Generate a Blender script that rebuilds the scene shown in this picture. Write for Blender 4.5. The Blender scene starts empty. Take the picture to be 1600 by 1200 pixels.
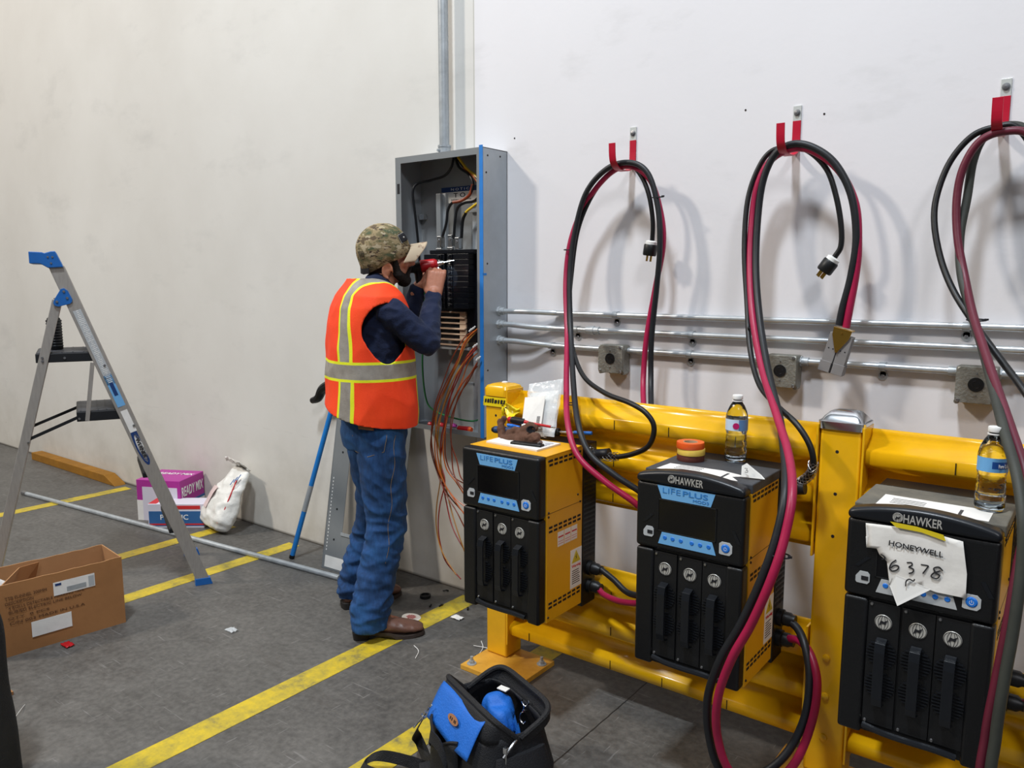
import bpy, bmesh, math, random
from mathutils import Vector, Matrix, Quaternion, noise
random.seed(7)
PI = math.pi
scene = bpy.context.scene
COL = scene.collection

# ------------------------------------------------------------------ camera
FPX, CAMH, CAMD = 1225.0, 1.52, 2.77
YAW, PITCH = math.radians(37.43), math.atan(166 / 1225)
CF = Vector((-math.sin(YAW) * math.cos(PITCH), math.cos(YAW) * math.cos(PITCH), -math.sin(PITCH)))
CR = Vector((math.cos(YAW), math.sin(YAW), 0))
CU = CR.cross(CF)
CP = Vector((0, -CAMD, CAMH))
cam = bpy.data.cameras.new('camera')
cam.sensor_width = 36
cam.lens = FPX / 1600 * 36
cam.clip_start = 0.02
camo = bpy.data.objects.new('camera', cam)
COL.objects.link(camo)
camo.matrix_world = Matrix(((CR.x, CU.x, -CF.x, CP.x), (CR.y, CU.y, -CF.y, CP.y), (CR.z, CU.z, -CF.z, CP.z), (0, 0, 0, 1)))
scene.camera = camo

# ------------------------------------------------------------------ light
vs = scene.view_settings
vs.view_transform = 'Standard'
vs.look = 'None'
vs.exposure = -0.62
vs.gamma = 1.0
vs.use_curve_mapping = False
world = bpy.data.worlds.new('hall')
scene.world = world
world.use_nodes = True
bgn = world.node_tree.nodes['Background']
bgn.inputs[0].default_value = (0.80, 0.88, 1.0, 1)
bgn.inputs[1].default_value = 0.25


def lamp(name, loc, target, size, watts, col):
    l = bpy.data.lights.new(name, 'AREA')
    l.shape = 'SQUARE'
    l.size = size
    l.energy = watts
    l.color = col
    o = bpy.data.objects.new(name, l)
    COL.objects.link(o)
    o.location = loc
    o.rotation_euler = (Vector(target) - Vector(loc)).to_track_quat('-Z', 'Y').to_euler()
    return o


lamp('high_bay_lamp', (-1.3, -3.5, 8.2), (-1.6, -0.3, 0.9), 0.7, 800, (0.84, 0.92, 1.0))
lamp('high_bay_lamp', (-8.2, -6.6, 8.2), (-3.0, 0, 1.0), 0.8, 900, (1.0, 0.91, 0.80))
lamp('high_bay_lamp', (-12.0, -4.5, 8.2), (-7.0, -0.5, 0.9), 1.2, 200, (1.0, 0.97, 0.92))
lamp('high_bay_lamp', (4.5, -7.0, 8.2), (-0.5, -0.3, 0.9), 1.6, 420, (0.95, 0.96, 1.0))


# ------------------------------------------------------------------ helpers
def at(px, py, y):
    """point where the sight line of a photo pixel meets the plane parallel to the wall at depth y"""
    r = CF * FPX + CR * (px - 800) + CU * (600 - py)
    return CP + r * ((y - CP.y) / r.y)


def ground(px, py, z=0.0):
    r = CF * FPX + CR * (px - 800) + CU * (600 - py)
    return CP + r * ((z - CP.z) / r.z)


def atx(px, py, x):
    r = CF * FPX + CR * (px - 800) + CU * (600 - py)
    return CP + r * ((x - CP.x) / r.x)


def lin(h):
    h = h.lstrip('#')
    c = [int(h[i:i + 2], 16) / 255 for i in (0, 2, 4)]
    return tuple(x / 12.92 if x <= .04045 else ((x + .055) / 1.055) ** 2.4 for x in c) + (1,)


def mat(name, hexc, rough=0.5, metal=0.0, var=0.0, vscale=8.0, bump=0.0, bscale=60.0, hex2=None, trans=0.0, ior=1.45,
        emit=0.0, alpha=1.0, coat=0.0, stretch=None, sheen=0.0, spec=0.5):
    m = bpy.data.materials.new(name)
    m.use_nodes = True
    nt = m.node_tree
    b = nt.nodes['Principled BSDF']
    c = lin(hexc)
    b.inputs['Base Color'].default_value = c
    b.inputs['Roughness'].default_value = rough
    b.inputs['Metallic'].default_value = metal
    b.inputs['IOR'].default_value = ior
    b.inputs['Transmission Weight'].default_value = trans
    b.inputs['Alpha'].default_value = alpha
    b.inputs['Coat Weight'].default_value = coat
    b.inputs['Specular IOR Level'].default_value = spec
    if sheen:
        b.inputs['Sheen Weight'].default_value = sheen
    if emit:
        b.inputs['Emission Color'].default_value = c
        b.inputs['Emission Strength'].default_value = emit
    if var or bump or hex2:
        tc = nt.nodes.new('ShaderNodeTexCoord')
        vec = tc.outputs['Object']
        if stretch:
            mp = nt.nodes.new('ShaderNodeMapping')
            mp.inputs['Scale'].default_value = stretch
            nt.links.new(vec, mp.inputs[0])
            vec = mp.outputs[0]
        if var or hex2:
            n = nt.nodes.new('ShaderNodeTexNoise')
            n.inputs['Scale'].default_value = vscale
            n.inputs['Detail'].default_value = 6
            n.inputs['Roughness'].default_value = 0.62
            nt.links.new(vec, n.inputs['Vector'])
            r = nt.nodes.new('ShaderNodeValToRGB')
            r.color_ramp.elements[0].position = 0.32
            r.color_ramp.elements[1].position = 0.68
            if hex2:
                r.color_ramp.elements[0].color = c
                r.color_ramp.elements[1].color = lin(hex2)
            else:
                r.color_ramp.elements[0].color = tuple(x * (1 - var) for x in c[:3]) + (1,)
                r.color_ramp.elements[1].color = tuple(min(1, x * (1 + var)) for x in c[:3]) + (1,)
            nt.links.new(n.outputs[0], r.inputs[0])
            nt.links.new(r.outputs[0], b.inputs['Base Color'])
        if bump:
            n2 = nt.nodes.new('ShaderNodeTexNoise')
            n2.inputs['Scale'].default_value = bscale
            n2.inputs['Detail'].default_value = 4
            nt.links.new(vec, n2.inputs['Vector'])
            bp = nt.nodes.new('ShaderNodeBump')
            bp.inputs['Strength'].default_value = bump
            bp.inputs['Distance'].default_value = 0.01
            nt.links.new(n2.outputs[0], bp.inputs['Height'])
            nt.links.new(bp.outputs[0], b.inputs['Normal'])
    return m


M = {}
M['yellow'] = mat('yellow_gloss_paint', 'E8B010', .26, 0, .10, 5, .06, 9, coat=.3)
M['yellow_case'] = mat('yellow_case_paint', 'DFA216', .42, 0, .05, 4, .03, 80)
M['yellow_dirty'] = mat('yellow_scuffed_paint', 'D9A23C', .5, 0, 0, 14, .08, 30, hex2='C08A2A')
M['black_plastic'] = mat('black_textured_plastic', '0B0C0E', .42, 0, .15, 12, .10, 220)
M['black_panel'] = mat('black_panel_plastic', '0C0D0F', .5, 0, .15, 12, .06, 200)
M['hood'] = mat('satin_black_hood', '101318', .34, 0, .1, 6, .03, 60)
M['screen'] = mat('dark_screen_glass', '050508', .16)
M['black_rubber'] = mat('black_rubber', '0B0C0E', .45, 0, .2, 10, .05, 60)
M['grey_rubber'] = mat('grey_black_rubber', '17191D', .48, 0, .18, 10, .05, 60)
M['dusty_rubber'] = mat('dusty_grey_rubber', '343630', .6, 0, .2, 10, .05, 60)
M['red_rubber'] = mat('red_rubber', '9C1440', .42, 0, .12, 8, .05, 60)
M['dark_red_rubber'] = mat('dark_red_rubber', '5E1A2C', .45, 0, .12, 8, .05, 60)
M['steel'] = mat('galvanised_steel', 'A9AEB1', .42, .4, .16, 18, .05, 50)
M['conduit'] = mat('galvanised_conduit', 'C4C9CC', .30, .6, .12, 14, .04, 40)
M['cast'] = mat('cast_metal_box', '8E8D85', .5, .7, .18, 30, .25, 120)
M['chrome'] = mat('bright_metal', 'D4D6D8', .18, 1)
M['zinc'] = mat('zinc_plate', 'C9CCC8', .4, .3)
M['screw'] = mat('screw_metal', 'A8A8AA', .35, 1)
M['dark_screw'] = mat('dark_screw', '2B2522', .5, .6)
M['alu'] = mat('ladder_aluminium', 'A8A29B', .42, .45, .1, 16, .06, 90, stretch=(8, 8, 1))
M['blue_plastic'] = mat('blue_plastic', '1A5FA8', .42, 0, .06, 20, .03, 90)
M['blue_grip'] = mat('blue_painted_steel', '1B74BE', .35, 0, .06, 20)
M['blue_tape'] = mat('blue_masking_tape', '2377C4', .6, 0, .06, 20)
M['light_blue'] = mat('light_blue_decal', '6BA6D6', .45)
M['label_grey'] = mat('grey_button_strip', 'AEB1B2', .45)
M['btn_blue'] = mat('blue_button', '1E6FCB', .35)
M['decal_blue'] = mat('blue_lettering', '2E74B5', .5)
M['white'] = mat('white_plastic', 'E4E3DF', .5)
M['paper'] = mat('white_paper', 'E2DFD9', .8, 0, .05, 20, .25, 14)
M['ink'] = mat('black_ink', '15151A', .7)
M['emblem'] = mat('silver_emblem', 'B9B7B0', .4, .3)
M['red_paint'] = mat('red_vinyl_coat', 'B3102E', .38)
M['brass'] = mat('brass', 'C59A45', .3, 1)
M['connector'] = mat('grey_connector_plastic', '807D7C', .5, 0, .06, 20)
M['kraft'] = mat('cardboard', '9E6E42', .85, 0, .09, 6, .08, 40)
M['kraft_in'] = mat('cardboard_inside', 'A67B52', .88, 0, .08, 6, .06, 40)
M['kraft_ink'] = mat('brown_print', '553520', .85)
M['magenta'] = mat('magenta_print', 'A8308E', .45, 0, .05, 10)
M['pale_card'] = mat('pale_card', 'CFCBD6', .6)
M['blue_card'] = mat('blue_print', '2F5E92', .5)
M['red_ink'] = mat('red_print', 'C22A2E', .5)
M['poly'] = mat('white_plastic_film', 'DEDCD6', .38, 0, .04, 14, .5, 26)
M['poly_grey'] = mat('grey_print_film', 'B9BDBB', .4, 0, .08, 14, .3, 26)
M['wood_yellow'] = mat('ochre_painted_wood', '8E6012', .7, 0, .15, 10, .15, 30)
M['navy'] = mat('navy_knit', '0A1836', .9, 0, .15, 30, .25, 140, sheen=.05)
M['dark_navy'] = mat('dark_navy_knit', '0B1226', .9, 0, .15, 30, .25, 140)
M['skin'] = mat('skin', 'B77A60', .5, 0, .08, 30, .08, 160)
M['beard'] = mat('dark_beard', '17110E', .85, 0, .3, 60, .7, 300)
M['hairm'] = mat('short_dark_hair', '3A2419', .85, 0, .3, 60, .6, 300)
M['boot'] = mat('brown_boot_leather', '6B4A3D', .42, 0, .22, 16, .25, 40)
M['sole'] = mat('dark_boot_sole', '3A302B', .7)
M['heel'] = mat('black_boot_heel', '201C1A', .7)
M['leather'] = mat('tan_leather_patch', '9A6A48', .7)
M['nylon'] = mat('black_nylon', '15161A', .62, 0, .2, 20, .35, 300)
M['nylon_in'] = mat('dark_lining', '222327', .75, 0, .15, 20, .3, 200)
M['blue_nylon'] = mat('blue_nylon', '1763BE', .6, 0, .1, 16, .25, 200)
M['strap'] = mat('black_webbing', '1B1B1D', .6, 0, .15, 20, .5, 400)
M['copper_a'] = mat('brown_wire_jacket', '7E3418', .35)
M['copper_b'] = mat('orange_wire_jacket', 'C0601C', .35)
M['copper_c'] = mat('yellow_brown_wire_jacket', 'A8742A', .35)
M['copper_d'] = mat('red_wire_jacket', '8E231C', .35)
M['green_wire'] = mat('green_wire_jacket', '1F6A3A', .35)
M['yellow_wire'] = mat('yellow_wire_jacket', 'D6B32A', .35)
M['black_wire'] = mat('black_wire_jacket', '111215', .3)
M['panel_grey'] = mat('grey_enamel', '85898B', .42, .3, .05, 4, .02, 60)
M['panel_side'] = mat('galvanised_sheet', 'A3A9AE', .42, .45, .10, 5, .04, 12)
M['panel_in'] = mat('dull_zinc_back', '8C8F90', .55, .25, .08, 5, .03, 30)
M['breaker'] = mat('black_breaker', '0D0F14', .28, 0, .1, 20)
M['beige'] = mat('beige_insulator', 'B49A82', .5)
M['blue_blank'] = mat('dark_blue_print', '16366B', .5)
M['glove'] = mat('brown_suede', '5A3D2E', .9, 0, .2, 14, .5, 60)
M['cobalt'] = mat('navy_rubber_grip', '173A66', .5)
M['red_plastic'] = mat('red_plastic', 'B4161F', .35)
M['orange_tape'] = mat('orange_vinyl_tape', 'D6531A', .35)
M['yellow_tape'] = mat('pale_yellow_vinyl_tape', 'E3C054', .35)
M['brown_tape'] = mat('brown_vinyl_tape', '5E3128', .35)
M['core'] = mat('cardboard_core', 'B89878', .8)
M['dusty_top'] = mat('dusty_dark_steel', '4A4C50', .6, .2, 0, 9, .1, 60, hex2='3A3C40')
M['dusty_top2'] = mat('very_dusty_steel', '7A7568', .75, .1, 0, 9, .1, 60, hex2='55544F')
M['clear'] = mat('clear_pet', 'F4F8FA', .04, 0, 0, 1, .25, 26, trans=1, ior=1.25)
M['water'] = mat('drinking_water', 'F6FAFC', .01, trans=1, ior=1.33)
M['clear_film'] = mat('clear_bag_film', 'E6EAEC', .18, 0, 0, 1, .6, 22, alpha=.42)
M['tape_yellow'] = mat('yellow_label_tape', 'C9B31C', .45)
M['caution'] = mat('caution_tape_yellow', 'E8CF17', .35, 0, 0, 4, .2, 20)
M['pink'] = mat('pink_paint_mark', 'C4486A', .6)
M['led'] = mat('led_light', 'CFE6FF', .3, emit=14)


def tagset(o, label, cat, group=None, kind=None):
    if label:
        o['label'] = label
    if cat:
        o['category'] = cat
    if group:
        o['group'] = group
    if kind:
        o['kind'] = kind
    return o


def thing(name, label, cat, loc=(0, 0, 0), rotz=0.0, group=None):
    o = bpy.data.objects.new(name, None)
    o.empty_display_size = .05
    COL.objects.link(o)
    o.location = loc
    o.rotation_euler = (0, 0, rotz)
    return tagset(o, label, cat, group)


def worldm(o):
    m = o.matrix_basis.copy()
    p = o.parent
    while p:
        m = p.matrix_basis @ m
        p = p.parent
    return m


def frame(origin, x, z):
    """matrix with local x along x, local z along z"""
    x = Vector(x).normalized()
    z = Vector(z)
    z = (z - x * z.dot(x)).normalized()
    y = z.cross(x)
    o = Vector(origin)
    return Matrix(((x.x, y.x, z.x, o.x), (x.y, y.y, z.y, o.y), (x.z, y.z, z.z, o.z), (0, 0, 0, 1)))


def spline(pts, n=8):
    """catmull-rom through points"""
    P = [Vector(p) for p in pts]
    if len(P) < 3:
        return P
    P = [P[0] * 2 - P[1]] + P + [P[-1] * 2 - P[-2]]
    out = []
    for i in range(1, len(P) - 2):
        a, b, c, d = P[i - 1:i + 3]
        for k in range(n):
            t = k / n
            out.append(.5 * ((2 * b) + (c - a) * t + (2 * a - 5 * b + 4 * c - d) * t * t + (3 * b - a - 3 * c + d) * t ** 3))
    out.append(P[-2])
    return out


class MB:
    def __init__(s):
        s.v, s.f, s.mi, s.m = [], [], [], 0

    def use(s, i):
        s.m = i
        return s

    def add(s, vs, fs, mtx=None):
        k = len(s.v)
        for p in vs:
            p = Vector(p)
            s.v.append(mtx @ p if mtx else p)
        for f in fs:
            s.f.append([i + k for i in f])
            s.mi.append(s.m)
        return s

    def box(s, c, d, mtx=None):
        x, y, z = c
        a, b, e = d[0] / 2, d[1] / 2, d[2] / 2
        vs = [(x + i * a, y + j * b, z + k * e) for k in (-1, 1) for j in (-1, 1) for i in (-1, 1)]
        return s.add(vs, [(0, 2, 3, 1), (4, 5, 7, 6), (0, 1, 5, 4), (2, 6, 7, 3), (0, 4, 6, 2), (1, 3, 7, 5)], mtx)

    def bx(s, x0, x1, y0, y1, z0, z1, mtx=None):
        return s.box(((x0 + x1) / 2, (y0 + y1) / 2, (z0 + z1) / 2), (abs(x1 - x0), abs(y1 - y0), abs(z1 - z0)), mtx)

    def bar(s, p0, p1, w, h, up=(0, 0, 1)):
        p0, p1 = Vector(p0), Vector(p1)
        d = p1 - p0
        x = d.normalized()
        z = Vector(up)
        z = (z - x * z.dot(x)).normalized()
        y = z.cross(x)
        m = Matrix(((x.x, y.x, z.x, p0.x), (x.y, y.y, z.y, p0.y), (x.z, y.z, z.z, p0.z), (0, 0, 0, 1)))
        return s.bx(0, d.length, -w / 2, w / 2, -h / 2, h / 2, m)

    def cyl(s, p0, p1, r0, r1=None, n=20, caps=True):
        p0, p1 = Vector(p0), Vector(p1)
        r1 = r0 if r1 is None else r1
        d = (p1 - p0).normalized()
        u = d.orthogonal().normalized()
        w = d.cross(u)
        vs = []
        for p, r in ((p0, r0), (p1, r1)):
            vs += [p + (u * math.cos(2 * PI * i / n) + w * math.sin(2 * PI * i / n)) * r for i in range(n)]
        fs = [(i, (i + 1) % n, n + (i + 1) % n, n + i) for i in range(n)]
        if caps:
            fs += [tuple(range(n))[::-1], tuple(range(n, 2 * n))]
        return s.add(vs, fs)

    def tube(s, pts, r, n=10, caps=True, flat=1.0, up=None):
        """r number or list; flat squashes the section along the frame's second axis"""
        P = [Vector(p) for p in pts]
        L = len(P)
        T = []
        for i in range(L):
            T.append((P[min(i + 1, L - 1)] - P[max(i - 1, 0)]).normalized())
        u = T[0].orthogonal().normalized() if up is None else (Vector(up) - T[0] * Vector(up).dot(T[0])).normalized()
        vs = []
        for i in range(L):
            if i:
                if up is None:
                    u = T[i - 1].rotation_difference(T[i]) @ u
                else:
                    u = Vector(up)
                u = (u - T[i] * u.dot(T[i])).normalized()
            w = T[i].cross(u)
            ri = r[i] if isinstance(r, (list, tuple)) else r
            vs += [P[i] + (u * math.cos(2 * PI * k / n) * flat + w * math.sin(2 * PI * k / n)) * ri for k in range(n)]
        fs = []
        for i in range(L - 1):
            for k in range(n):
                fs.append((i * n + k, i * n + (k + 1) % n, (i + 1) * n + (k + 1) % n, (i + 1) * n + k))
        if caps:
            fs += [tuple(range(n))[::-1], tuple(range((L - 1) * n, L * n))]
        return s.add(vs, fs)

    def ribbon(s, pts, w, t, side):
        """flat strap: width w along side vector, thickness t"""
        P = [Vector(p) for p in pts]
        L = len(P)
        sd = Vector(side).normalized()
        vs = []
        for i in range(L):
            T = (P[min(i + 1, L - 1)] - P[max(i - 1, 0)]).normalized()
            n = T.cross(sd).normalized()
            for a, b in ((-1, -1), (1, -1), (1, 1), (-1, 1)):
                vs.append(P[i] + sd * a * w / 2 + n * b * t / 2)
        fs = [(i * 4 + k, i * 4 + (k + 1) % 4, (i + 1) * 4 + (k + 1) % 4, (i + 1) * 4 + k) for i in range(L - 1) for k in range(4)]
        fs += [(3, 2, 1, 0), tuple((L - 1) * 4 + k for k in range(4))]
        return s.add(vs, fs)

    def lathe(s, prof, mtx=None, n=28):
        vs, fs = [], []
        for r, z in prof:
            vs += [(r * math.cos(2 * PI * k / n), r * math.sin(2 * PI * k / n), z) for k in range(n)]
        for i in range(len(prof) - 1):
            for k in range(n):
                fs.append((i * n + k, i * n + (k + 1) % n, (i + 1) * n + (k + 1) % n, (i + 1) * n + k))
        if prof[0][0] > 1e-5:
            fs.append(tuple(range(n))[::-1])
        if prof[-1][0] > 1e-5:
            fs.append(tuple(range((len(prof) - 1) * n, len(prof) * n)))
        return s.add(vs, fs, mtx)

    def prism(s, poly, t, mtx=None):
        """polygon in local xz, extruded t along local +y"""
        n = len(poly)
        vs = [(x, 0, z) for x, z in poly] + [(x, t, z) for x, z in poly]
        fs = [tuple(range(n)), tuple(range(n, 2 * n))[::-1]] + [(i, n + i, n + (i + 1) % n, (i + 1) % n) for i in range(n)]
        return s.add(vs, fs, mtx)

    def ell(s, c, r, mtx=None, n=20, m=12):
        vs = [(c[0], c[1], c[2] - r[2])]
        for j in range(1, m):
            a = -PI / 2 + PI * j / m
            vs += [(c[0] + r[0] * math.cos(a) * math.cos(2 * PI * k / n), c[1] + r[1] * math.cos(a) * math.sin(2 * PI * k / n), c[2] + r[2] * math.sin(a)) for k in range(n)]
        vs.append((c[0], c[1], c[2] + r[2]))
        fs = [(0, 1 + (k + 1) % n, 1 + k) for k in range(n)]
        for j in range(m - 2):
            for k in range(n):
                fs.append((1 + j * n + k, 1 + j * n + (k + 1) % n, 1 + (j + 1) * n + (k + 1) % n, 1 + (j + 1) * n + k))
        e = len(vs) - 1
        fs += [(e, e - n + k, e - n + (k + 1) % n) for k in range(n)]
        return s.add(vs, fs, mtx)

    def cap(s, p0, p1, r0, r1, n=18):
        """tapered capsule"""
        p0, p1 = Vector(p0), Vector(p1)
        d = (p1 - p0)
        L = d.length
        q = d.to_track_quat('Z', 'Y').to_matrix().to_4x4()
        q.translation = p0
        prof = []
        for j in range(7):
            a = -PI / 2 + (PI / 2) * j / 6
            prof.append((max(1e-6, r0 * math.cos(a)), r0 * math.sin(a)))
        for j in range(7):
            a = (PI / 2) * j / 6
            prof.append((max(1e-6, r1 * math.cos(a)), L + r1 * math.sin(a)))
        return s.lathe(prof, q, n)

    def loft(s, secs, n=28):
        """secs: list of (centre, xaxis, yaxis, rx, ry[, power])"""
        vs, fs = [], []
        for sc in secs:
            c, xa, ya, rx, ry = sc[:5]
            pw = sc[5] if len(sc) > 5 else 1.0
            for k in range(n):
                a = 2 * PI * k / n
                ca, sa = math.cos(a), math.sin(a)
                ca = math.copysign(abs(ca) ** pw, ca)
                sa = math.copysign(abs(sa) ** pw, sa)
                vs.append(Vector(c) + Vector(xa) * rx * ca + Vector(ya) * ry * sa)
        for i in range(len(secs) - 1):
            for k in range(n):
                fs.append((i * n + k, i * n + (k + 1) % n, (i + 1) * n + (k + 1) % n, (i + 1) * n + k))
        fs += [tuple(range(n))[::-1], tuple(range((len(secs) - 1) * n, len(secs) * n))]
        return s.add(vs, fs)

    def grid(s, fn, nu, nv):
        vs = [fn(i / nu, j / nv) for j in range(nv + 1) for i in range(nu + 1)]
        fs = [(j * (nu + 1) + i, j * (nu + 1) + i + 1, (j + 1) * (nu + 1) + i + 1, (j + 1) * (nu + 1) + i) for j in range(nv) for i in range(nu)]
        return s.add(vs, fs)

    def mesh(s, name):
        me = bpy.data.meshes.new(name)
        me.from_pydata([tuple(p) for p in s.v], [], s.f)
        me.polygons.foreach_set('material_index', s.mi)
        bm = bmesh.new()
        bm.from_mesh(me)
        bmesh.ops.recalc_face_normals(bm, faces=bm.faces)
        bm.to_mesh(me)
        bm.free()
        return me

    def build(s, name, mats, parent=None, world=False, bevel=0, seg=2, smooth=False, sub=0, solid=0, label=None, angle=35):
        me = s.mesh(name)
        if not isinstance(mats, (list, tuple)):
            mats = [mats]
        for m in mats:
            me.materials.append(M[m] if isinstance(m, str) else m)
        if world and parent is not None:
            me.transform(worldm(parent).inverted())
        elif parent is None and len(me.vertices):
            # a thing that is one mesh: its origin goes to its base
            xs = [v.co for v in me.vertices]
            c = Vector(((min(v.x for v in xs) + max(v.x for v in xs)) / 2, (min(v.y for v in xs) + max(v.y for v in xs)) / 2, min(v.z for v in xs)))
            me.transform(Matrix.Translation(-c))
        o = bpy.data.objects.new(name, me)
        COL.objects.link(o)
        if parent is None and len(me.vertices):
            o.location = c
        else:
            o.parent = parent
        if smooth:
            for p in me.polygons:
                p.use_smooth = True
            if angle < 180:
                bm = bmesh.new()
                bm.from_mesh(me)
                for e in bm.edges:
                    if len(e.link_faces) == 2 and e.calc_face_angle(0) > math.radians(angle):
                        e.smooth = False
                bm.to_mesh(me)
                bm.free()
        if solid:
            md = o.modifiers.new('thickness', 'SOLIDIFY')
            md.thickness = solid
            md.offset = 0
        if bevel:
            md = o.modifiers.new('bevel', 'BEVEL')
            md.width = bevel
            md.segments = seg
            md.limit_method = 'ANGLE'
            md.angle_limit = math.radians(40)
        if sub:
            md = o.modifiers.new('subd', 'SUBSURF')
            md.levels = sub
            md.render_levels = sub
        if label:
            o['label'] = label
        return o

    def organic(s, name, mats, voxel, parent=None, smooth=2, deform=None, cut=None, label=None, solid=0, factor=.6):
        """voxel-fuse everything in this builder (world coordinates) into one continuous surface"""
        tmp = bpy.data.objects.new('t', s.mesh('t'))
        COL.objects.link(tmp)
        r = tmp.modifiers.new('r', 'REMESH')
        r.mode = 'VOXEL'
        r.voxel_size = voxel
        if smooth:
            sm = tmp.modifiers.new('s', 'SMOOTH')
            sm.factor = factor
            sm.iterations = smooth
        dg = bpy.context.evaluated_depsgraph_get()
        dg.update()
        me = bpy.data.meshes.new_from_object(tmp.evaluated_get(dg))
        bpy.data.objects.remove(tmp)
        me.name = name
        if deform:
            nr = [v.normal.copy() for v in me.vertices]
            for v, n in zip(me.vertices, nr):
                v.co = deform(v.co.copy(), n)
        if cut:
            bm = bmesh.new()
            bm.from_mesh(me)
            for co, no in cut:
                g = bm.verts[:] + bm.edges[:] + bm.faces[:]
                bmesh.ops.bisect_plane(bm, geom=g, plane_co=co, plane_no=no, clear_outer=True)
            bm.to_mesh(me)
            bm.free()
        me.materials.clear()
        for m in (mats if isinstance(mats, (list, tuple)) else [mats]):
            me.materials.append(M[m] if isinstance(m, str) else m)
        for p in me.polygons:
            p.use_smooth = True
            p.material_index = 0
        if parent is not None:
            me.transform(worldm(parent).inverted())
            c = None
        else:
            xs = [v.co for v in me.vertices]
            c = Vector(((min(v.x for v in xs) + max(v.x for v in xs)) / 2, (min(v.y for v in xs) + max(v.y for v in xs)) / 2, min(v.z for v in xs)))
            me.transform(Matrix.Translation(-c))
        o = bpy.data.objects.new(name, me)
        COL.objects.link(o)
        if c is not None:
            o.location = c
        else:
            o.parent = parent
        if solid:
            md = o.modifiers.new('thickness', 'SOLIDIFY')
            md.thickness = solid
            md.offset = -1
        if label:
            o['label'] = label
        return o


def text(s, w, h, mtx, m, parent, name='lettering', t=0.0006, world=False, stroke=0.0, label=None):
    """lettering scaled to w x h (metres), in the local xy plane of mtx"""
    cu = bpy.data.curves.new('t', 'FONT')
    cu.body = s
    cu.extrude = .02
    cu.offset = stroke
    cu.resolution_u = 3
    o = bpy.data.objects.new('t', cu)
    me = bpy.data.meshes.new_from_object(o)
    bpy.data.objects.remove(o)
    xs = [v.co.x for v in me.vertices]
    ys = [v.co.y for v in me.vertices]
    sx = w / (max(xs) - min(xs))
    sy = h / (max(ys) - min(ys))
    A = Matrix.Diagonal((sx, sy, t / .04, 1)) @ Matrix.Translation((-(max(xs) + min(xs)) / 2, -(max(ys) + min(ys)) / 2, .02))
    me.transform(mtx @ A)
    me.materials.clear()
    me.materials.append(M[m])
    if world:
        me.transform(worldm(parent).inverted())
    ob = bpy.data.objects.new(name, me)
    COL.objects.link(ob)
    ob.parent = parent
    if label:
        ob['label'] = label
    return ob


def XZ(x, y, z, roll=0.0):
    """frame for lettering that faces -y (towards the viewer), reading along +x"""
    return Matrix.Translation((x, y, z)) @ Matrix.Rotation(PI / 2, 4, 'X') @ Matrix.Rotation(roll, 4, 'Z')


def dot(mb, c, r, n=(0, -1, 0), h=.003, k=10):
    c = Vector(c)
    mb.cyl(c, c + Vector(n) * h, r, r * .75, k)

# ------------------------------------------------------------------ node helper
class NT:
    def __init__(s, name):
        s.m = bpy.data.materials.new(name)
        s.m.use_nodes = True
        s.t = s.m.node_tree
        s.b = s.t.nodes['Principled BSDF']
        s.tc = s.t.nodes.new('ShaderNodeTexCoord').outputs['Object']

    def link(s, a, b):
        s.t.links.new(a, b)

    def noise(s, scale, detail=5, rough=.6, stretch=None, vec=None):
        n = s.t.nodes.new('ShaderNodeTexNoise')
        n.inputs['Scale'].default_value = scale
        n.inputs['Detail'].default_value = detail
        n.inputs['Roughness'].default_value = rough
        v = vec or s.tc
        if stretch:
            mp = s.t.nodes.new('ShaderNodeMapping')
            mp.inputs['Scale'].default_value = stretch
            s.link(v, mp.inputs[0])
            v = mp.outputs[0]
        s.link(v, n.inputs['Vector'])
        return n.outputs[0]

    def ramp(s, fac, stops, interp='LINEAR'):
        r = s.t.nodes.new('ShaderNodeValToRGB')
        cr = r.color_ramp
        cr.interpolation = interp
        while len(cr.elements) < len(stops):
            cr.elements.new(.5)
        for e, (p, c) in zip(cr.elements, stops):
            e.position = p
            e.color = c if isinstance(c, tuple) else lin(c)
        s.link(fac, r.inputs[0])
        return r.outputs[0]

    def math(s, op, a, b=None, clamp=False):
        n = s.t.nodes.new('ShaderNodeMath')
        n.operation = op
        n.use_clamp = clamp
        for i, q in enumerate((a, b)):
            if q is None:
                continue
            if isinstance(q, (int, float)):
                n.inputs[i].default_value = q
            else:
                s.link(q, n.inputs[i])
        return n.outputs[0]

    def mix(s, fac, a, b):
        n = s.t.nodes.new('ShaderNodeMix')
        n.data_type = 'RGBA'
        for i, q in ((0, fac), (6, a), (7, b)):
            if isinstance(q, (int, float)):
                n.inputs[i].default_value = q
            elif isinstance(q, tuple):
                n.inputs[i].default_value = q
            elif isinstance(q, str):
                n.inputs[i].default_value = lin(q)
            else:
                s.link(q, n.inputs[i])
        return n.outputs[2]

    def xyz(s, vec=None):
        n = s.t.nodes.new('ShaderNodeSeparateXYZ')
        s.link(vec or s.tc, n.inputs[0])
        return n.outputs

    def band(s, v, c, w, soft=.002):
        """1 where |v-c|<w"""
        d = s.math('ABSOLUTE', s.math('SUBTRACT', v, c))
        return s.math('MULTIPLY', s.math('SUBTRACT', w, d), 1 / soft, clamp=True)

    def bump(s, h, strength=.2, dist=.01):
        b = s.t.nodes.new('ShaderNodeBump')
        b.inputs['Strength'].default_value = strength
        b.inputs['Distance'].default_value = dist
        s.link(h, b.inputs['Height'])
        s.link(b.outputs[0], s.b.inputs['Normal'])


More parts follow.
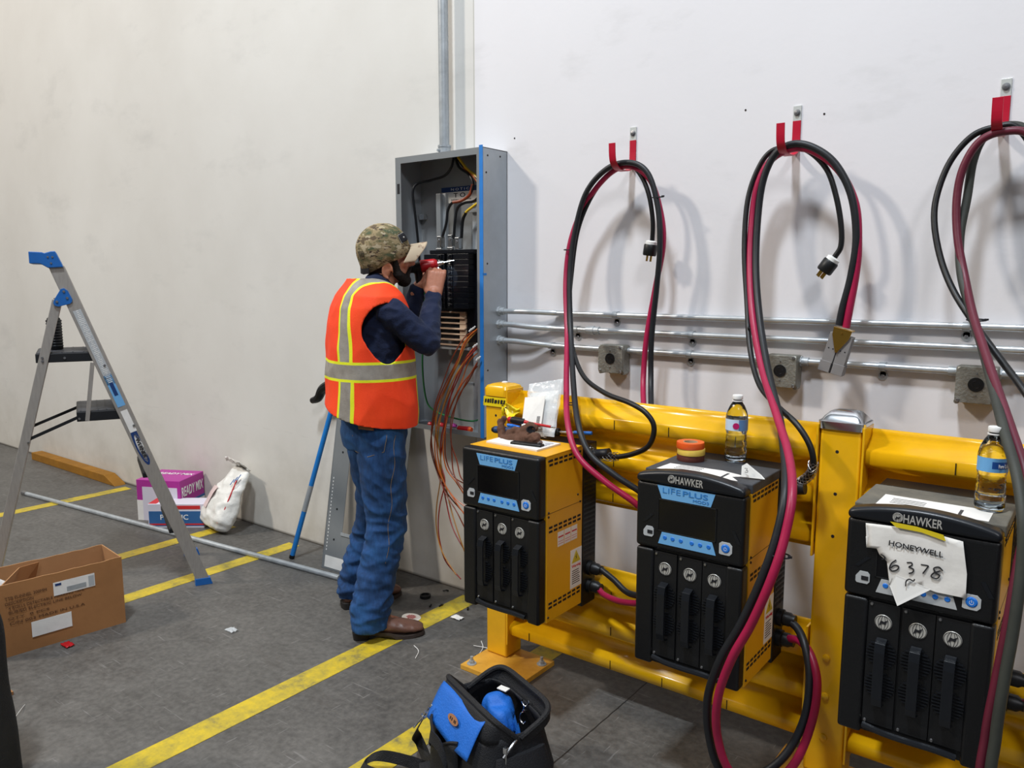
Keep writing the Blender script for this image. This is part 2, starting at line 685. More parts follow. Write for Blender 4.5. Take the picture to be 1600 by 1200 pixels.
# ------------------------------------------------------------------ floor
f = NT('worn_concrete_floor')
n1 = f.noise(1.3, 8, .65)
n2 = f.noise(9, 8, .7)
n3 = f.noise(42, 4, .6)
base = f.ramp(n1, [(.3, '383633'), (.5, '4A4845'), (.7, '605D59')])
base = f.mix(.35, base, f.ramp(n2, [(.3, '3C3A38'), (.7, '75726D')]))
base = f.mix(.15, base, f.ramp(n3, [(.35, '3A3936'), (.65, '95918A')]))
st = f.noise(2.1, 6, .7, (1, 3, 1))
base = f.mix(f.ramp(st, [(.60, (0, 0, 0, 1)), (.72, (.5, .5, .5, 1))]), base, '3B352F')
X, Y, Z = f.xyz()
scr = f.noise(5, 3, .5, (1, 16, 1))
base = f.mix(f.ramp(scr, [(.66, (0, 0, 0, 1)), (.70, (.35, .35, .35, 1))]), base, '8F8D8A')
scr2 = f.noise(6, 2, .5, (14, 1.5, 1))
base = f.mix(f.ramp(scr2, [(.68, (0, 0, 0, 1)), (.72, (.3, .3, .3, 1))]), base, '959390')
wx = f.math('ADD', X, f.math('MULTIPLY', f.math('SUBTRACT', n2, .5), .012))
joint = f.math('ADD', f.band(wx, -1.29, .0035, .002), f.band(Y, -3.3, .004, .002), clamp=True)
base = f.mix(joint, base, '211F1D')
f.link(base, f.b.inputs['Base Color'])
f.link(f.ramp(n2, [(.3, (.42, .42, .42, 1)), (.7, (.62, .62, .62, 1))]), f.b.inputs['Roughness'])
f.bump(n3, .12, .004)
mb = MB()
mb.bx(-16, 6, -22, 0, -.1, 0)
fl = bpy.data.objects.new('floor', mb.mesh('floor'))
COL.objects.link(fl)
fl.data.materials.append(f.m)
fl['kind'] = 'structure'

# painted stripes on the floor, all square to the wall
p = NT('worn_yellow_floor_paint')
pn = p.noise(7, 8, .7)
pn2 = p.noise(30, 5, .7)
pc = p.ramp(p.math('ADD', p.math('MULTIPLY', pn, .6), p.math('MULTIPLY', pn2, .4)), [(.36, '6E6848'), (.46, 'AE9A34'), (.60, 'CFB324')])
p.link(pc, p.b.inputs['Base Color'])
p.b.inputs['Roughness'].default_value = .5
M['stripe'] = p.m
for x0, x1, y0, y1, lab in ((-2.387, -2.277, -5, -.04, 'broad yellow stripe running under the boots of the worker'),
                            (-1.785, -1.675, -5, -.02, 'yellow stripe running under the tool bag and post plate'),
                            (-3.685, -3.590, -5, -.08, 'yellow stripe that meets the near ladder foot'),
                            (-4.275, -4.180, -5, -.10, 'yellow stripe passing between the cardboard box and the white sack'),
                            (-5.655, -5.560, -5, -.05, 'farthest yellow stripe, behind the ladder')):
    m = MB()
    m.bx(x0, x1, y0, y1, .0002, .0016)
    m.build('painted_stripe', 'stripe', fl, label=lab)

# ------------------------------------------------------------------ wall
w = NT('scuffed_white_wall')
X, Y, Z = w.xyz()
n1 = w.noise(.9, 5, .6)
n2 = w.noise(3.5, 6, .65)
n3 = w.noise(55, 3, .5)
base = w.ramp(n1, [(.3, 'CDCAC4'), (.7, 'D8D6D1')])
right = w.math('MULTIPLY', w.math('ADD', X, 2.33), 200, clamp=True)
base = w.mix(right, base, w.ramp(n1, [(.3, 'DAD8DA'), (.7, 'E0DEE0')]))
# rising grime near the floor
low = w.math('MULTIPLY', w.math('SUBTRACT', .62, w.math('ADD', Z, w.math('MULTIPLY', w.math('SUBTRACT', n2, .5), .5))), .9, clamp=True)
base = w.mix(low, base, w.ramp(n2, [(.3, 'A69D8E'), (.7, 'CFC8BA')]))
sm = w.noise(1.6, 6, .65, (1, 1, 2.2))
base = w.mix(w.ramp(sm, [(.56, (0, 0, 0, 1)), (.74, (.28, .28, .28, 1))]), base, 'A9A8A5')
# rub line of carts at 0.62 m on the left panel
zz = w.math('ADD', Z, w.math('MULTIPLY', w.math('SUBTRACT', n2, .5), .05))
rub = w.math('MULTIPLY', w.band(zz, .625, .004, .010), w.ramp(w.noise(7, 5, .7, (1, 1, .2)), [(.48, (0, 0, 0, 1)), (.72, (.6, .6, .6, 1))]))
rub = w.math('MULTIPLY', rub, w.math('SUBTRACT', 1.0, right, clamp=True))
base = w.mix(rub, base, '5D574F')
chips = w.ramp(w.noise(16, 3, .6, (1, 1, 1.6)), [(.73, (0, 0, 0, 1)), (.76, (.8, .8, .8, 1))])
chips = w.math('MULTIPLY', chips, w.math('MULTIPLY', w.math('SUBTRACT', .75, Z), 2.5, clamp=True))
base = w.mix(chips, base, '7A6552')
seam = w.band(X, -2.332, .004, .002)
base = w.mix(w.math('MULTIPLY', seam, .55), base, '9D9A92')
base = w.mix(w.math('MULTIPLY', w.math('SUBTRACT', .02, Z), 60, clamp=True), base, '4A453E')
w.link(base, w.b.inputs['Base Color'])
w.b.inputs['Roughness'].default_value = .62
w.b.inputs['Specular IOR Level'].default_value = .35
w.bump(w.math('ADD', w.math('MULTIPLY', n3, .25), w.math('SUBTRACT', n2, seam)), .10, .01)
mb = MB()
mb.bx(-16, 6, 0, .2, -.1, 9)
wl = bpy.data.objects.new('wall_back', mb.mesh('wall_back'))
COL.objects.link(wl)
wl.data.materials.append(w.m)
wl['kind'] = 'structure'

mb = MB()
mb.bx(-16.2, -16, -22, 0, -.1, 9)
wl2 = bpy.data.objects.new('wall_left', mb.mesh('wall_left'))
COL.objects.link(wl2)
wl2.data.materials.append(mat('far_white_wall', 'CFCBC4', .7, 0, .04, 1))
wl2['kind'] = 'structure'

# ------------------------------------------------------------------ guard rail
YF, YB = -.446, -.346


def post(name_label, x0, x1, ztop, holes, cap_kind, bolts=()):
    t = thing('guard_rail_post', name_label, 'post', ((x0 + x1) / 2, (YF + YB) / 2, 0))
    m = MB()
    m.bx(x0, x1, YF, YB, .02, ztop)
    m.build('column', 'yellow', t, world=True, bevel=.008, seg=3, smooth=True)
    m = MB()
    cx = (x0 + x1) / 2
    m.bx(x0 - .012 if cap_kind == 'yellow' else cx - .14, x0 + .265 if cap_kind == 'yellow' else cx + .14, YF - .147, YB + .0, 0, .02)
    m.build('base_plate', 'yellow_dirty', t, world=True, bevel=.002)
    m = MB()
    for (hx, hz) in holes:
        dot(m, (hx, YF + .001, hz), .006, (0, -1, 0), .0016, 12)
    m.build('bolt_hole', 'ink', t, world=True)
    if bolts:
        for hx, hz in bolts:
            m = MB()
            m.lathe([(.012, 0), (.011, .004), (.007, .007), (0.0, .008)], Matrix.Translation((hx, YF, hz)) @ Matrix.Rotation(PI / 2, 4, 'X'), 14)
            m.build('rivet', 'yellow', t, world=True, smooth=True)
    c = MB()
    if cap_kind == 'yellow':
        secs = []
        for z, g in ((ztop - .005, .006), (ztop + .022, .007), (ztop + .034, .0), (ztop + .040, -.016), (ztop + .042, -.05)):
            secs.append(((cx, (YF + YB) / 2, z), (1, 0, 0), (0, 1, 0), (x1 - x0) / 2 + g, (YB - YF) / 2 + g, .32))
        c.loft(secs, 40)
        c.build('cap', 'yellow', t, world=True, smooth=True)
        d = MB()
        d.lathe([(.012, 0), (.012, .003), (.008, .005), (0, .005)], Matrix.Translation((cx - .002, (YF + YB) / 2 + .01, ztop + .041)))
        d.build('cap_plug', 'white', t, world=True, smooth=True, label='round white plug on the cap')
    else:
        secs = []
        for z, g in ((ztop - .012, .007), (ztop + .010, .008), (ztop + .012, .002), (ztop + .022, -.004), (ztop + .036, -.018), (ztop + .041, -.034), (ztop + .042, -.05)):
            secs.append(((cx, (YF + YB) / 2, z), (1, 0, 0), (0, 1, 0), (x1 - x0) / 2 + g, (YB - YF) / 2 + g, .25))
        c.loft(secs, 40)
        c.build('cap', 'chrome', t, world=True, smooth=True, label='bright metal pyramid cap')
    return t


p1 = post('slim yellow guard rail post with yellow cap beside the electrical panel', -1.909, -1.806, 1.075,
          [(-1.857, .995), (-1.857, .93), (-1.857, .28)], 'yellow')
for q in ((-1.888, -.563), (-1.668, -.40), (-1.70, -.56)):
    m = MB()
    m.cyl((q[0], q[1], .02), (q[0], q[1], .023), .019, .019, 20)
    m.cyl((q[0], q[1], .023), (q[0], q[1], .034), .011, .011, 6)
    m.cyl((q[0], q[1], .034), (q[0], q[1], .050), .006, .006, 12)
    m.build('anchor_bolt', 'steel', p1, world=True, smooth=True)
q2 = [at(1308, 706, YF), at(1305, 772, YF), at(1301, 838, YF)]
r2 = [at(1291, 1028, YF), at(1289, 1088, YF), at(1286, 1152, YF)]
p2 = post('broad yellow guard rail post with shiny metal cap between second and third charger', -.650, -.536, 1.10,
          [(v.x, v.z) for v in q2], 'chrome', [(v.x, v.z) for v in r2])

# caution tape tied round the cap of the slim post
ct = thing('caution_tape', 'yellow and black caution tape knotted round the slim yellow post', 'tape', (-1.857, -.396, 1.03))
m = MB()
x0, x1 = -1.912, -1.803
ring = [(x0, YF - .003), (x1, YF - .003), (x1, YB + .003), (x0, YB + .003)]
for z0, z1, mi, off in ((1.040, 1.066, 0, 0), (1.030, 1.044, 0, .001)):
    m.use(mi)
    m.bx(x0 - off, x1 + off, YF - .004 - off, YF - .001, z0, z1)
    m.bx(x1 - .0005, x1 + .002 + off, YF - .004 - off, YB + .004, z0 - .002, z1 - .002)
    m.bx(x0 - .002 - off, x0 + .0005, YF - .004 - off, YB + .004, z0, z1)
m.build('band', 'caution', ct, world=True)
m = MB()
random.seed(3)
xx = x0 + .004
while xx < x1 - .008:
    ww = random.uniform(.006, .013)
    h = random.uniform(.009, .018)
    m.prism([(xx, 1.043), (xx + ww, 1.043), (xx + ww + .002, 1.043 + h), (xx + .003, 1.043 + h)], .0012, Matrix.Translation((0, YF - .0062, 0)))
    xx += ww + random.uniform(.003, .006)
yy = YF + .002
while yy < YB - .006:
    ww = random.uniform(.006, .012)
    m.bx(x1 + .002, x1 + .0035, yy, yy + ww, 1.042, 1.042 + random.uniform(.01, .018))
    yy += ww + .005
m.build('black_print', 'ink', ct, world=True)
m = MB()


def bow(a, b, bulge, wdt):
    a, b = Vector(a), Vector(b)

    def fn(u, v):
        p = a.lerp(b, u) + Vector((0, -.012 * math.sin(PI * u) * (1 + .5 * math.sin(7 * v)), 0))
        p.z += (v - .5) * wdt * (.35 + math.sin(PI * min(1, u * 1.15)) * 1.0) - bulge * math.sin(PI * u)
        p.y += .006 * math.sin(9 * v + 5 * u)
        return p
    return fn


m.grid(bow((-1.808, -.452, 1.035), (-1.735, -.455, 1.03), .018, .055), 14, 8)
m.grid(bow((-1.812, -.452, 1.035), (-1.80, -.456, .985), 0, .02), 8, 4)
m.build('knot_tail', 'caution', ct, world=True, smooth=True, solid=.0008)
m = MB()
for i in range(9):
    a = (-1.812 + random.uniform(-.006, .014), -.459, 1.045 - i * .006)
    m.box(a, (.009, .0012, .004), None)
m.build('knot_print', 'ink', ct, world=True)


def rail_profile(z0, z1):
    """triple-ridge section from the bottom lip to the top lip (y,z)"""
    H = z1 - z0
    P = []
    pts = [(0, -.372), (.035, -.372), (.06, -.386), (.085, -.432), (.10, -.438), (.175, -.438), (.19, -.432), (.235, -.388), (.30, -.383),
           (.36, -.388), (.405, -.432), (.42, -.438), (.52, -.438), (.535, -.432), (.58, -.388), (.64, -.383), (.70, -.388), (.755, -.432), (.77, -.438), (.855, -.438), (.87, -.434),
           (.93, -.384), (.965, -.372), (.985, -.371), (1.0, -.364)]
    return [(y, z0 + t * H) for t, y in pts]


def rail(lab, xa, xb, z0, z1, slots):
    t = thing('guard_rail', lab, 'guard rail', ((xa + xb) / 2, -.40, z0))
    pr = rail_profile(z0, z1)
    m = MB()
    n = len(pr)
    vs = [(x, y, z) for x in (xa, xb) for (y, z) in pr]
    m.add(vs, [(i, i + 1, n + i + 1, n + i) for i in range(n - 1)])
    m.build('corrugated_beam', 'yellow', t, world=True, smooth=True, solid=.004, angle=60)
    m = MB()
    H = z1 - z0
    for x in slots:
        for k in (.137, .47, .812):
            z = z0 + k * H
            m.bx(x - .0013, x + .0013, -.4412, -.4395, z - .016, z + .016)
    m.build('weld_mark', 'dark_screw', t, world=True)
    for xe, s in ((xa, 1), (xb, -1)):
        m = MB()
        m.bx(xe, xe + s * .006, -.452, -.350, z0 - .004, z1 + .012)
        m.build('end_bracket', 'yellow', t, world=True, bevel=.001)
    return t


ZU, ZL = (.705, 1.088), (.085, .468)
xs1 = [at(958, 770, -.44).x, at(1045, 670, -.44).x, -1.70, -.90]
rail('upper yellow triple ridge rail behind the first two chargers', -1.803, -.653, ZU[0], ZU[1], xs1)
rail('lower yellow triple ridge rail below the first two chargers', -1.803, -.653, ZL[0], ZL[1], xs1)
rail('upper yellow triple ridge rail behind the charger with the torn paper', -.533, .72, ZU[0], ZU[1], [-.30, .2])
rail('lower yellow triple ridge rail below the charger with the torn paper', -.533, .72, ZL[0], ZL[1], [-.30, .2])

# ------------------------------------------------------------------ chargers
CW = .325


def globe(parent, x, y, z, r):
    e = MB()
    e.lathe([(r, 0), (r, .0012), (r * .96, .002), (0, .002)], Matrix.Translation((x, y, z)) @ Matrix.Rotation(PI / 2, 4, 'X'), 32)
    e.use(1)
    for k in (-1, -.62, -.25, .25, .62, 1):
        pts = [(x + k * r * .93 * math.cos(a), y - .0021, z + r * .93 * math.sin(a)) for a in [(-.5 + i / 12) * PI for i in range(13)]]
        e.tube(pts, .0007 if r > .015 else .0004, 4)
    e.prism([(x - r * .5, z - r * .42), (x - r * .05, z - r * .12), (x + r * .28, z - r * .22), (x + r * .5, z + r * .42), (x + r * .08, z + r * .14), (x - r * .28, z + r * .24)], .0012, Matrix.Translation((0, y - .0032, 0)))
    e.build('globe_emblem', ['emblem', 'ink'], parent, smooth=True)


def charger(x0, lab, hood=True, name_text=True, top='dusty_top', decal=True):
    """local frame: x 0..CW, z 0 at the underside, y = world y"""
    t = thing('battery_charger', lab, 'charger', (x0, 0, .385), 0, 'wall chargers on the guard rail')
    H = .563
    FB = -.745      # back of the bezel
    YFr = -.790     # front face
    # yellow case
    m = MB()
    m.bx(.010, CW, FB, -.530, .0, H if not hood else H - .006)
    m.build('case', 'yellow_case', t, bevel=.002)
    m = MB()
    m.bx(CW - .0005, CW + .0006, FB, -.530, .371, .3722)
    m.build('case_seam', 'dark_screw', t)
    # slots on the right side
    for zb in (.530, .306, .045):
        m = MB()
        for k in range(7):
            y = -.732 + k * .0285
            for dz in (0, .014):
                m.bx(CW - .001, CW + .0008, y + dz * .0, y + .020, zb + dz, zb + dz + .0075)
        m.build('vent_slots', 'ink', t)
    for (y, z) in ((-.735, .548), (-.735, .376), (-.735, .362), (-.735, .018), (-.545, .372), (-.56, .40)):
        m = MB()
        dot(m, (CW, y, z), .004, (1, 0, 0), .003)
        m.build('case_screw', 'dark_screw', t)
    # rear black box
    m = MB()
    m.bx(.012, CW + .003, -.5295, -.4425, -.015, H + (.0195 if hood else .004))
    rb = m.build('rear_housing', 'black_plastic', t, bevel=.003)
    m = MB()
    for k in range(22):
        z = .16 + k * .0165
        m.bx(CW + .002, CW + .0042, -.520, -.488, z, z + .008)
        m.bx(CW + .002, CW + .0042, -.483, -.452, z, z + .008)
    m.build('louvres', 'ink', rb)
    for z, mm in ((.116, 'black_rubber'), (.050, 'black_rubber')):
        m = MB()
        m.lathe([(.026, 0), (.026, .014), (.021, .016), (.021, .034), (.016, .042), (.0165, .050)], Matrix.Translation((CW + .003, -.482, z)) @ Matrix.Rotation(PI / 2, 4, 'Y'), 12)
        m.build('cable_gland', mm, rb, smooth=True)
    # black front bezel
    ztop = .566 if not hood else .5555
    m = MB()
    m.bx(0, CW, YFr, FB, .360, ztop)
    bz = m.build('upper_bezel', 'black_plastic', t, bevel=.011, seg=4, smooth=True)
    m = MB()
    m.bx(0.002, .058, YFr + .002, FB, .006, .357)
    m.build('left_cheek', 'black_plastic', t, bevel=.008, seg=3, smooth=True)
    m = MB()
    m.bx(.276, CW - .001, YFr + .002, FB, .004, .357)
    m.build('right_cheek', 'black_plastic', t, bevel=.008, seg=3, smooth=True)
    m = MB()
    m.bx(.055, .28, YFr + .014, FB, .01, .36)
    m.build('recess_panel', 'black_panel', t)
    # lip under the modules
    m = MB()
    m.tube(spline([(.062, YFr + .004, .030), (.11, YFr - .002, .026), (.17, YFr - .004, .026), (.22, YFr - .002, .026), (.268, YFr + .004, .020)], 5), .008, 8)
    m.build('bottom_lip', 'hood', t, smooth=True)
    # hood
    if hood:
        m = MB()
        N = 22
        top_ = [(CW * i / N, .575 + .024 * math.sin(PI * i / N) ** .8) for i in range(N + 1)]
        poly = [(0, .5535)] + top_ + [(CW, .5535)]
        m.prism(poly, .050, Matrix.Translation((0, YFr - .006, 0)))
        hd = m.build('hood', 'hood', t, bevel=.012, seg=4, smooth=True)
        m = MB()
        m.bx(.004, CW + .002, FB, -.530, H - .007, H + .020)
        m.build('top_cover', top, t, bevel=.003)
        yt = YFr - .0062
        if name_text:
            text('HAWKER', .082, .021, XZ(.166, yt, .5745), 'emblem', hd, stroke=.012)
            globe(hd, .113, yt, .5745, .0118)
    else:
        m = MB()
        m.bx(.004, CW + .001, FB - .004, -.535, H, H + .0035)
        m.build('top_cover', 'yellow_case', t, bevel=.001)
    # decal, screen, button strip
    y = YFr - .0004
    if decal:
      m = MB()
      m.prism([(.067, .551), (.241, .551), (.229, .513), (.082, .513)], .0012, Matrix.Translation((0, y - .0008, 0)))
      dc = m.build('brand_decal', 'light_blue', bz, bevel=.0003)
      text('LIFE', .054, .015, XZ(.112, y - .0012, .5385), 'decal_blue', dc, stroke=-.012)
      text('PLUS', .074, .015, XZ(.183, y - .0012, .5385), 'decal_blue', dc, stroke=.012)
      text('MOD3', .046, .008, XZ(.200, y - .0012, .5225), 'decal_blue', dc)
    m = MB()
    m.bx(.074, .243, YFr - .0004, YFr + .004, .420, .509)
    m.build('display_screen', 'screen', bz)
    m = MB()
    for a in ((.070, .247, .5085, .5115), (.070, .247, .4165, .4195), (.070, .0735, .4165, .5115), (.2435, .247, .4165, .5115)):
        m.bx(a[0], a[1], YFr - .0022, YFr + .002, a[2], a[3])
    m.build('display_rim', 'black_panel', bz, bevel=.0006)
    m = MB()
    m.prism([(.085, .4155), (.236, .4155), (.248, .380), (.074, .380)], .002, Matrix.Translation((0, y - .0016, 0)))
    bs = m.build('button_strip', 'label_grey' if top == 'dusty_top2' else 'light_blue', bz, bevel=.0004)
    for bx_ in (.095, .119, .144, .177, .202, .227):
        m = MB()
        dot(m, (bx_, y - .0016, .4005), .0065, (0, -1, 0), .0014, 20)
        m.build('button', 'btn_blue', bs)
    # power button and usb port
    m = MB()
    m.prism([(.257, .390), (.257, .418), (.264, .424), (.286, .424), (.294, .416), (.294, .396), (.287, .388), (.262, .388)], .0025, Matrix.Translation((0, y - .002, 0)))
    pb = m.build('power_button', 'label_grey', bz, bevel=.0005)
    m = MB()
    dot(m, (.2755, y - .002, .4065), .0125, (0, -1, 0), .002, 24)
    m.use(1)
    m.tube([(.2755 + .0045 * math.cos(a), y - .0042, .406 + .0045 * math.sin(a)) for a in [2.2 + i * (2 * PI - 1.3) / 12 for i in range(13)]], .0005, 4)
    m.bx(.2750, .2760, y - .0047, y - .004, .406, .412)
    m.build('button_cap', ['btn_blue', 'white'], pb)
    m = MB()
    m.prism([(.027, .399), (.027, .412), (.036, .425), (.054, .425), (.059, .419), (.059, .401), (.054, .395), (.030, .395)], .0025, Matrix.Translation((0, y - .002, 0)))
    m.use(1)
    m.bx(.040, .056, y - .0032, y - .002, .404, .414)
    m.build('usb_port', ['label_grey', 'ink'], bz)
    for s, xx in ((1, .022), (-1, .278)):
        m = MB()
        m.prism([(xx, .436), (xx + .010, .436), (xx + .036 * (1 if s > 0 else 1), .462), (xx + .026, .462)] if s > 0 else [(xx + .012, .458), (xx + .022, .458), (xx + .040, .424), (xx + .030, .424)], .002, Matrix.Translation((0, y - .0012, 0)))
        m.build('bezel_rib', 'hood', bz)
    # three modules
    for i, mx in enumerate((.094, .170, .243)):
        m = MB()
        m.bx(mx - .0355, mx + .0355, YFr + .008, YFr + .016, .036, .352)
        mod = m.build('power_module', 'black_panel', t, bevel=.001)
        yy = YFr + .008
        globe(mod, mx, yy, .304, .0195)
        m = MB()
        hp = [(mx, yy, .262), (mx, yy - .020, .255), (mx, yy - .024, .235), (mx, yy - .024, .115), (mx, yy - .020, .098), (mx, yy, .092)]
        m.ribbon(hp, .024, .005, (1, 0, 0))
        m.build('pull_handle', 'hood', mod, bevel=.001)
        for zc in (.222, .140):
            m = MB()
            for k in range(9):
                dz = -.032 + k * .008
                hw = .034 * math.sqrt(max(0, 1 - (dz / .036) ** 2))
                if hw > .014:
                    m.bx(mx - hw, mx + hw, yy - .0035, yy, zc + dz, zc + dz + .0035)
            m.bx(mx - .006, mx + .006, yy - .0030, yy, zc - .034, zc + .034)
            m.build('fan_grille', 'hood', mod)
        m = MB()
        for zc in (.222, .140):
            m.cyl((mx, yy - .0004, zc), (mx, yy, zc), .034, .034, 28)
        m.build('fan_opening', 'ink', mod)
        for (sx, sz) in ((mx - .028, .345), (mx - .028, .042)):
            m = MB()
            dot(m, (sx, yy, sz), .0042)
            m.build('module_screw', 'screw', mod)
    # warning labels on the right side
    m = MB()
    for k in range(3):
        a = -.681 + k * .041
        m.bx(CW + .0003, CW + .0009, a, a + .037, .246, .296)
        m.use(1)
        m.bx(CW + .0009, CW + .0012, a + .003, a + .034, .276, .281)
        m.bx(CW + .0009, CW + .0012, a + .003, a + .034, .262, .2635)
        m.bx(CW + .0009, CW + .0012, a + .003, a + .034, .254, .2555)
        m.use(0)
    m.build('small_labels', ['paper', 'red_ink'], t)
    m = MB()
    m.bx(CW + .0003, CW + .0009, -.602, -.532, .072, .210)
    wl_ = m.build('warning_label', 'paper', t)
    m = MB()
    R = Matrix.Translation((CW + .0009, -.567, 0)) @ Matrix.Rotation(PI / 2, 4, 'Z')
    m.prism([(-.028, .162), (.028, .162), (0, .205)], -.0003, R)
    m.use(1)
    m.prism([(-.003, .170), (.004, .178), (0, .181), (.004, .192), (-.004, .181), (0, .178)], -.0006, R)
    m.use(1)
    for k in range(7):
        z = .132 - k * .0075
        m.bx(CW + .0009, CW + .0012, -.592, -.592 + .05 * random.uniform(.6, 1), z, z + .0028)
    m.build('warning_print', ['tape_yellow', 'ink'], wl_)
    text('Warning', .056, .013, Matrix.Translation((CW + .0012, -.567, .149)) @ Matrix.Rotation(PI / 2, 4, 'Z') @ Matrix.Rotation(PI / 2, 4, 'X'), 'red_ink', wl_, stroke=.01)
    return t


C1 = charger(-1.733, 'yellow-cased charger with flat yellow top, nearest the worker', hood=False, name_text=False)
C2 = charger(-1.060, 'black-fronted charger with tape rolls on its dusty top, left of the metal-capped post')
C3 = charger(-.478, 'charger with torn paper sign taped on its front, right of metal-capped post', top='dusty_top2', decal=False)

# labels lying on the hooded chargers
for t, sc in ((C2, 0), (C3, 1)):
    m = MB()
    z = .5832
    if sc == 0:
        m.prism([(.035, -.735), (.04, -.655), (.20, -.648), (.28, -.672), (.250, -.70), (.28, -.735), (.16, -.738)], .0006, Matrix.Translation((0, 0, z + .0008)) @ Matrix.Rotation(-PI / 2, 4, 'X'))
    else:
        m.prism([(.05, -.735), (.05, -.63), (.29, -.635), (.29, -.735)], .0006, Matrix.Translation((0, 0, z + .0008)) @ Matrix.Rotation(-PI / 2, 4, 'X'))
    m.use(1)
    for k in range(4):
        m.bx(.075, .15, -.705 + k * .014, -.7025 + k * .014, z + .0005, z + .0016)
    m.bx(.225, .232, -.73, -.672, z + .0005, z + .0016)
    m.build('top_label', ['paper', 'dusty_top'], t, label='torn white paper label stuck on the top')

# torn scrap standing on charger 2
m = MB()
a = [at(1158, 745, -.70), at(1159, 728, -.69), at(1166, 724, -.685), at(1188, 742, -.68), at(1194, 749, -.685)]
m.add(a + [p + Vector((.002, .0012, .0004)) for p in a], [(0, 1, 2, 3, 4), (9, 8, 7, 6, 5)] + [(i, (i + 1) % 5, 5 + (i + 1) % 5, 5 + i) for i in range(5)])
s_ = thing('paper_scrap', 'small curled paper scrap with a black pen mark on second charger', 'paper', tuple(a[0]))
m.build('paper', 'paper', s_, world=True)
m = MB()
c = at(1167, 735, -.700)
m.tube([c + Vector((x * .006, -.002, z * .006)) for x, z in ((-1, .9), (.2, 1), (.1, .2), (-.4, .1), (.6, -.1), (.5, -.8), (-.8, -.9))], .0009, 5)
m.build('pen_mark', 'ink', s_, world=True)

# torn sign on charger 3
YS = -.7975
sg = thing('paper_sign', 'torn white HONEYWELL 36378 paper taped on the right charger', 'sign', (-.33, YS, .80))
sign_px = [(1353, 817), (1440, 828), (1505, 846), (1511, 897), (1509, 935), (1460, 925), (1432, 912), (1455, 920), (1402, 946), (1390, 915), (1397, 900), (1386, 877), (1374, 866), (1370, 857), (1354, 855), (1353, 838), (1358, 836)]
outline = [at(x, y, YS) for x, y in sign_px]
m = MB()
bm = bmesh.new()
vsx = [bm.verts.new(p) for p in outline[:6] + [at(1436, 914, YS)] + outline[9:]]
bm.faces.new(vsx)
bmesh.ops.triangulate(bm, faces=bm.faces)
for _ in range(3):
    bmesh.ops.subdivide_edges(bm, edges=bm.edges, cuts=1, use_grid_fill=True)
bm.verts.ensure_lookup_table()
for v in bm.verts:
    v.co.y += -.0028 * (noise.noise(v.co * 22) + .35)
m.v = [v.co.copy() for v in bm.verts]
bm.verts.index_update()
m.f = [[v.index for v in f_.verts] for f_ in bm.faces]
m.mi = [0] * len(m.f)
bm.free()
m.build('sheet', 'paper', sg, world=True, smooth=True, solid=.0004, angle=180)
m = MB()
fp = [at(1390, 915, YS - .004), at(1400, 898, YS - .006), at(1455, 921, YS - .012), at(1402, 947, YS - .014)]
m.add(fp + [p + Vector((0, .0006, 0)) for p in fp], [(0, 1, 2, 3), (7, 6, 5, 4)] + [(i, (i + 1) % 4, 4 + (i + 1) % 4, 4 + i) for i in range(4)])
m.build('folded_flap', 'white', sg, world=True)
yy = YS - .0042
a, b = at(1389, 848, yy), at(1474, 867, yy)
sl = math.atan2(b.z - a.z, b.x - a.x)
text('HONEYWELL', (b - a).length, .013, XZ((a.x + b.x) / 2, yy, (a.z + b.z) / 2, sl), 'ink', sg, name='printed_name', world=True, stroke=.015)
m = MB()
strokes = [[(1376, 866), (1381, 869), (1382, 873), (1378, 874)],
           [(1400, 875), (1393, 880), (1390, 888), (1394, 892), (1402, 890), (1404, 885), (1398, 883), (1392, 887)],
           [(1417, 879), (1424, 879), (1425, 883), (1420, 886), (1427, 889), (1426, 894), (1420, 896)],
           [(1439, 882), (1450, 884), (1448, 888), (1442, 896)],
           [(1473, 892), (1467, 886), (1459, 888), (1462, 895), (1468, 899), (1464, 904), (1455, 901), (1459, 895), (1469, 892)],
           [(1415, 916), (1416, 908), (1421, 905), (1427, 908), (1429, 905)]]
for s in strokes:
    m.tube(spline([at(x, y, yy + .0012 - (.010 if s is strokes[-1] else 0)) for x, y in s], 4), .0015, 6)
m.build('handwritten_number', 'ink', sg, world=True, smooth=True)
m = MB()
tp = [at(1391, 815, YS - .006), at(1432, 823, YS - .006), at(1474, 836, YS - .006), at(1478, 846, YS - .007), at(1440, 832, YS - .007), at(1400, 824, YS - .007)]
m.add([p for p in tp] + [p + Vector((0, .001, 0)) for p in tp], [(0, 1, 4, 5), (1, 2, 3, 4), (11, 10, 7, 6), (10, 9, 8, 7)])
m.build('yellow_tape', 'tape_yellow', sg, world=True)

# ------------------------------------------------------------------ wall conduits
PXR = -2.146      # right side of the enclosure


def conduit(lab, zz, y_end, bends, xe=1.2, brk=()):
    t = thing('conduit', lab, 'conduit', (PXR, -.05, zz))
    m = MB()
    m.tube(spline(bends, 6), .0118, 12)
    m.build('tube', 'conduit', t, world=True, smooth=True)
    m = MB()
    p = Vector(bends[0])
    m.cyl(p - Vector((.002, 0, 0)), p + Vector((.012, 0, 0)), .021, .021, 8)
    m.cyl(p + Vector((.012, 0, 0)), p + Vector((.034, 0, 0)), .0165, .0165, 14)
    m.cyl(p + Vector((.024, -.016, 0)), p + Vector((.024, -.021, 0)), .004, .004, 8)
    m.build('box_connector', 'steel', t, world=True, smooth=True)
    for c in brk:
        m = MB()
        p = Vector(c)
        m.cyl(p - Vector((.03, 0, 0)), p + Vector((.03, 0, 0)), .0155, .0155, 14)
        m.cyl(p + Vector((-.006, 0, 0)), p + Vector((.006, 0, 0)), .018, .018, 14)
        m.build('coupling', 'steel', t, world=True, smooth=True)
    return t


